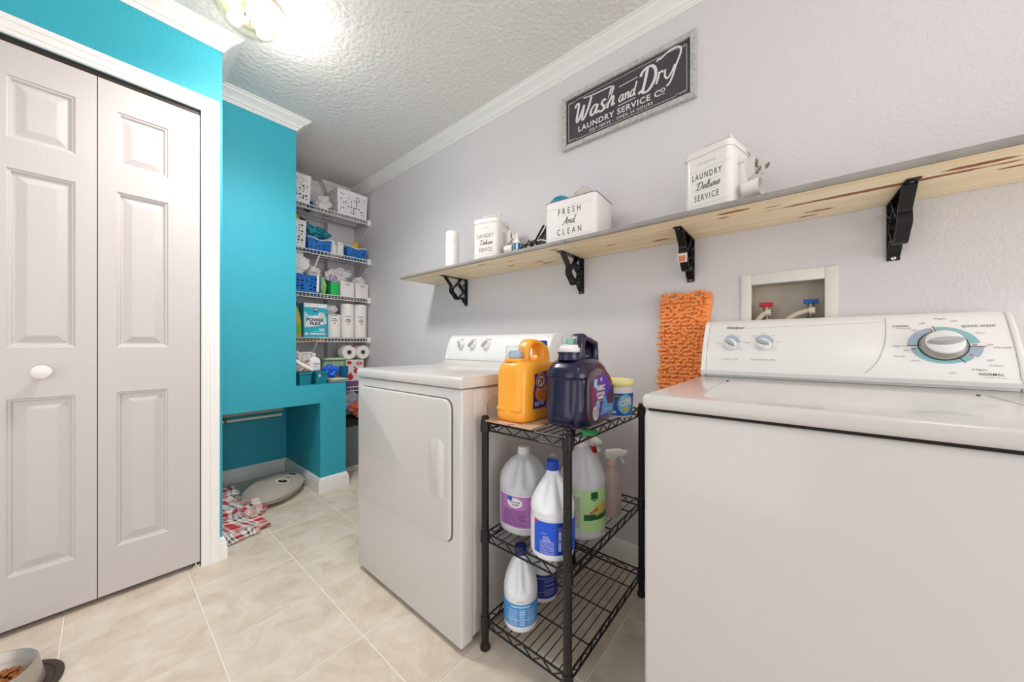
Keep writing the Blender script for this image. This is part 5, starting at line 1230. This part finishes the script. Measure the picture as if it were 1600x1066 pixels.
# clear tub with green contents, blue cup, blue cloth, glass tray
tb = thing('clear_tub', 'clear plastic tub with a pale green lid behind the blue cloth', 'tub', (1.245, 3.03, ZE))
MB().loft([(0, .080, .07, 5), (.006, .084, .074, 5), (.235, .096, .084, 5)], 40, cap=False).build('tub_wall', CLEARP, tb)
MB().loft([(.003, .078, .068, 5), (.12, .083, .073, 5)], 32).build('contents', M('contents_brown', (150, 104, 72), .7, var=(26, (220, 196, 160), .4, .6)), tb, label='brown and cream contents')
MB().loft([(.15, .087, .077, 5), (.225, .091, .080, 5)], 32).build('green_bundle', M('contents_green', (120, 180, 110), .6, var=(18, (190, 214, 170))), tb)
MB().loft([(.234, .099, .087, 5), (.238, .101, .089, 5), (.248, .101, .089, 5), (.252, .094, .082, 5)], 40).build('lid', M('lid_palegreen', (196, 220, 190), .35), tb)
uc = thing('blue_cup', 'translucent blue plastic cup beside the strawberry carton', 'cup', (1.165, 2.70-.06, LZ)) if False else thing('blue_cup', 'translucent blue plastic cup left of the strawberry carton', 'cup', (1.282, 2.885, ZE+.004))
MB().lathe([(.024, .0), (.026, .003), (.036, .180), (.034, .180), (.024, .006), (.002, .006)], 32).build('cup', M('cup_blue', (40, 120, 180), .25, trans=.3), uc)
lump('blue_cloth', 'crumpled royal blue plastic cloth on the ledge tray', 'cloth', (1.085, 2.66, LZ+.026), (.060, .055, .050), (20, 96, 214), 51, .42, .35)
ty = thing('glass_tray', 'clear glass tray with a paper strip on the right end of the ledge', 'tray', (1.088, 2.585, LZ))
MB().loft([(0, .060, .080, 6), (.004, .068, .088, 6), (.022, .072, .092, 6), (.022, .068, .088, 6), (.007, .063, .083, 6)], 40).build('tray_body', M('tray_glass', (190, 204, 214), .1, trans=.5, alpha=.8), ty)
MB().box(-.055, .055, -.085, .06, .0215, .0250).build('paper_strip', M('paper_cream', (226, 214, 176), .6), ty, smooth=False, label='cream paper strip')
# strawberry carton, toilet rolls, clear bin
sbx = thing('fruit_carton', 'white carton printed with red strawberries beside the clear bin', 'carton', (1.405, 2.985, ZE))
MB().box(-.075, .075, -.045, .05, 0, .232).build('carton', M('carton_cream', (228, 220, 214), .5), sbx, bevel=.0015, seg=1)
SP = lambda o_: (lambda a, b_: (a, -.0452-o_, b_))
q = Print(SP(.0006)); q.disc(.010, .135, .024, .024).disc(-.050, .205, .020, .014).disc(-.045, .085, .028, .026).poly([(-.074, .224), (-.035, .224), (-.055, .212)]).build('strawberry_print', M('print_red2', (206, 44, 40), .45), sbx)
q = Print(SP(.0010)); q.disc(.035, .200, .030, .013).build('red_oval', M('print_rose', (214, 80, 84), .45), sbx, multi=False)
q = Print(SP(.0014)); q.text('RED', .014, .035, .200, bold=.03).build('lettering', WHITEP, sbx)
q = Print(SP(.0010)); q.disc(-.006, .166, .010, .007).disc(-.040, .115, .010, .006).build('leaf_print', M('print_leaf', (60, 110, 60), .5), sbx)
Print(SP(.0006)).rect(-.073, .073, .004, .05).build('violet_base', M('print_violet2', (120, 80, 130), .5), sbx, multi=False)
tr = thing('toilet_roll_pack', 'plastic-wrapped pack of white toilet rolls on top of the strawberry carton', 'toilet rolls', (1.420, 3.0, ZE+.2335))
for k, x in enumerate((-.060, .060)):
    r_ = MB().lathe([(.020, -.05), (.056, -.052), (.0595, -.048), (.0595, .045), (.055, .050), (.020, .050), (.020, -.05)], 36, (x, 0, .062), 'y', cap=False).build('toilet_roll', M('tissue_white', (238, 234, 232), .8, bump=(120, .2)), tr)
    MB().lathe([(.0195, -.0485), (.0195, .049), (.0175, .049), (.0175, -.0485), (.0195, -.0485)], 24, (x, 0, .062), 'y', cap=False).build('cardboard_core', M('core_brown', (130, 96, 66), .8), r_)
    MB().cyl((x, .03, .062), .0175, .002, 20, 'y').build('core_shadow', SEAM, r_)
MB().blob((0, 0, 0), (.118, .056, .058), 61, .12, 3, 4, crease=True).build('wrap_film', M('film_clear', (236, 238, 240), .15, trans=.6, alpha=.22, ior=1.1), tr, loc=(0, .004, .003))
q = Print(lambda a, b_: (a, -.0535, b_)); q.disc(-.03, .112, .012, .006).build('red_mark', M('print_red2', (206, 44, 40), .45), tr, multi=False)
q = Print(lambda a, b_: (a, -.0535, b_)); q.disc(.018, .115, .007, .004).disc(.038, .115, .006, .004).build('dark_mark', INK, tr)
cbn = thing('clear_bin', 'clear plastic bin against the wall behind the strawberry carton', 'bin', (1.468, 3.125, ZE))
MB().loft([(0, .050, .07, 6), (.006, .054, .074, 6), (.215, .064, .084, 6)], 40, cap=False).build('bin_wall', CLEARP, cbn)
MB().loft([(.213, .067, .087, 6), (.216, .068, .088, 6), (.222, .068, .088, 6), (.222, .062, .082, 6)], 40, cap=False).build('bin_rim', M('rim_grey', (170, 168, 166), .4), cbn)
MB().loft([(.004, .048, .066, 5), (.15, .054, .072, 5)], 24).build('contents', M('contents_white', (222, 214, 210), .7, var=(22, (176, 120, 120), .55, .62)), cbn)
# under the lowest shelf: dark tote with lid, snack bag on top
tt = thing('storage_tote', 'grey storage tote with a black lid on the floor behind the dryer', 'tote', (1.345, 2.86, 0))
MB().loft([(.042, .150, .145, 8), (.36, .175, .165, 8)], 48).build('tote_body', M('tote_grey', (112, 120, 122), .4), tt, angle=30)
MB().loft([(.36, .180, .170, 8), (.365, .185, .175, 8), (.395, .185, .175, 8), (.40, .178, .168, 8)], 48).build('tote_lid', M('tote_black', (26, 24, 26), .4), tt, angle=30, label='black lid')
MB().box(-.18, .17, -.16, .16, 0, .042).build('white_base', M('base_mottled', (206, 202, 198), .6, var=(60, (150, 146, 142), .5, .7)), tt, bevel=.003, label='mottled white base board')
lump('snack_bag', 'orange and clear snack bag lying on the black tote lid', 'bag', (1.385, 2.80, .401), (.085, .07, .075), (214, 110, 80), 71, .4, .35)
lump('plastic_wrap', 'grey translucent plastic bag behind the orange snack bag', 'bag', (1.33, 2.93, .401), (.13, .06, .11), (150, 146, 160), 73, .4)
bkk = thing('black_bag', 'black bag with white spots squeezed between ledge wall and tote', 'bag', (1.145, 2.66, 0))
MB().blob((0, 0, 0), (.026, .08, .20), 75, .2, 3, 4, crease=True).build('bag_body', M('black_spotted', (30, 28, 30), .6, var=(60, (190, 186, 184), .66, .7)), bkk, loc=(0, 0, .0))

# ================================================================ NOOK: PIPE, BLANKET, PILLOW
pp_ = thing('white_pipe', 'white pipe running across the top of the dog nook', 'pipe', (.364, 2.90, .493))
MB().tube([(.0, 0, 0), (.480, 0, 0)], .009, 16).build('pipe', M('pipe_white', (236, 230, 218), .4), pp_)
MB().lathe([(.0125, 0), (.0145, .001), (.0145, .014), (.0125, .015)], 20, (.150, 0, 0), 'x').build('pipe_clamp', M('clamp_grey', (120, 112, 104), .5), pp_)
MB().box(.150, .162, -.004, .03, .009, .022).build('clamp_strap', _m['clamp_grey'], pp_, smooth=False)
PIL = M('plush_grey', (178, 168, 156), .95, bump=(260, .5), sheen=.4)
pw = thing('plush_pillow', 'grey oval animal face pillow lying on the floor by the nook', 'pillow', (.735, 2.67, 0), math.radians(52))
RXp, RYp, HZ = .235, .155, .072
def pz(x, y):
    r2 = (x/RXp)**2+(y/RYp)**2; return HZ*max(0, 1-r2)**.42*(1+.10*noise.noise(Vector((x*14, y*14, 2))))
v = []; f = []; N_, R_ = 64, 16
for sgn in (1, -1):
    for k in range(R_+1):
        s_ = math.sin(PI/2*k/R_)
        for i in range(N_):
            a = 2*PI*i/N_; x, y = RXp*s_*math.cos(a), RYp*s_*math.sin(a); h_ = pz(x, y); v.append((x, y, HZ*.62+(h_ if sgn > 0 else -h_*.62)))
for h in range(2):
    for k in range(R_):
        for i in range(N_):
            b0 = h*(R_+1)*N_; f.append((b0+k*N_+i, b0+k*N_+(i+1) % N_, b0+(k+1)*N_+(i+1) % N_, b0+(k+1)*N_+i))
pb_ = MB().add(v, f).build('pillow_body', PIL, pw, angle=180)
MB().tube([(RXp*math.cos(a), RYp*math.sin(a), HZ*.62) for a in [2*PI*i/60 for i in range(60)]], .004, 6, closed=True).build('piping', M('plush_seam', (140, 128, 116), .9), pw)
MB().blob((0, 0, 0), (.022, .012, .012), 3, .1, 3, 2, flat=False).build('ear', PIL, pw, loc=(.10, -.135, HZ*.75))
def on_p(o_):
    return lambda a, b_: (a, b_, HZ*.62+pz(a, b_)+o_)
pl_w = M('felt_white', (228, 222, 214), .9); pl_b = M('felt_black', (30, 26, 26), .8)
def toP(wx_, wy_):
    d = Vector((wx_-.735, wy_-2.67)); c, s_ = math.cos(-math.radians(52)), math.sin(-math.radians(52)); return d.x*c-d.y*s_, d.x*s_+d.y*c
for ex, ey, k in ((.756, 2.585, 1.1), (.845, 2.690, 1.0)):
    u, w = toP(ex, ey)
    Print(on_p(.0022)).disc(u, w, .030*k, .033*k, 24, 4).build('eye_patch', pl_w, pw, 'white eye patch', False)
    Print(on_p(.0040)).disc(u-.002, w-.003, .018*k, .025*k, 20, 3).build('eye', pl_b, pw, 'black eye', False)
    Print(on_p(.0055)).disc(u+.004, w+.002, .005, .006, 12, 1).build('eye_glint', pl_w, pw, multi=False)
u, w = toP(.806, 2.635); Print(on_p(.0022)).disc(u, w, .008, .006, 12, 1).build('nose', pl_b, pw, multi=False)
# plaid blanket, a folded heap
def blanket():
    m = MB(); nu, nv = 70, 110; v = []; uv = []
    rng = random.Random(2)
    for j in range(nv+1):
        for i in range(nu+1):
            u, w = i/nu, j/nv
            y = 2.185+.80*w
            xr = .585-.02*math.cos(w*9)-.10*max(0, .18-w)*4*.35+.045*math.sin(w*17+1)-(.06 if w < .05 else 0)
            if w > .42: xr = .535+.03*math.sin(w*11)
            x = .372+(xr-.372)*u
            n1 = noise.noise(Vector((x*9, y*6, 1.7))); n2 = abs(noise.noise(Vector((x*16+n1*2, y*13, 5.1))))
            edge = min(1, (1-u)/.16, u/.0001+1, w/.05, (1-w)/.08)
            edge = max(0, edge)**.5
            hgt = (.030+.030*w/.5 if w < .5 else .060+.035*math.sin((w-.5)*3))
            z = .004+edge*(hgt*(1+.7*n1)+.045*n2)
            x2 = x+.018*noise.noise(Vector((x*12, y*12, 9)))*u; y2 = y+.02*noise.noise(Vector((x*11, y*11, 12)))
            v.append((x2, y2, max(.003, z))); uv.append((u*.62+z*3.1+n1*.10, w*1.35+z*2.6+n2*.25))
    f = [(j*(nu+1)+i, j*(nu+1)+i+1, (j+1)*(nu+1)+i+1, (j+1)*(nu+1)+i) for j in range(nv) for i in range(nu)]
    me = bpy.data.meshes.new('plaid_blanket'); me.from_pydata(v, [], f); me.materials.append(plaid_material())
    l = me.uv_layers.new(name='UVMap')
    for lp in me.loops: l.data[lp.index].uv = uv[lp.vertex_index]
    me.shade_smooth(); o = bpy.data.objects.new('plaid_blanket', me); COL.objects.link(o)
    md = o.modifiers.new('s', 'SOLIDIFY'); md.thickness = .004; md.offset = 1
    tag(o, 'red, white and black plaid fleece blanket heaped at the nook opening', 'blanket')
blanket()

# ================================================================ DOG BOWL
mt = thing('rubber_ring', 'dark oval rubber mat edge under the pet food bowl', 'mat', (-.225, 1.735, 0))
MB().loft([(0, .150, .128, 2.2), (.004, .152, .130, 2.2), (.007, .148, .126, 2.2), (.007, .136, .114, 2.2), (.004, .132, .112, 2.2)], 64).build('mat', M('rubber_brown', (62, 50, 42), .5), mt)
bw = thing('pet_bowl', 'stainless steel pet bowl full of kibble at the lower left corner', 'bowl', (-.225, 1.735, .0075))
MB().lathe([(.117, 0), (.117, .004), (.106, .064), (.105, .069), (.102, .071), (.099, .069), (.093, .040), (.080, .018), (.002, .016)], 72).build('bowl', M('brushed_steel', (186, 178, 170), .34, metal=.55), bw, angle=60)
kb = MB(); random.seed(8)
for k in range(260):
    a = random.uniform(0, 2*PI); r = .078*math.sqrt(random.random()); z = .026+random.uniform(0, .012)
    kb.lathe([(.003, -.003), (.0062, -.001), (.0062, .002), (.003, .0035)], 8, (r*math.cos(a), r*math.sin(a), z))
o = kb.build('kibble', M('kibble_brown', (176, 108, 52), .8, var=(120, (130, 72, 34))), bw); o['kind'] = 'stuff'
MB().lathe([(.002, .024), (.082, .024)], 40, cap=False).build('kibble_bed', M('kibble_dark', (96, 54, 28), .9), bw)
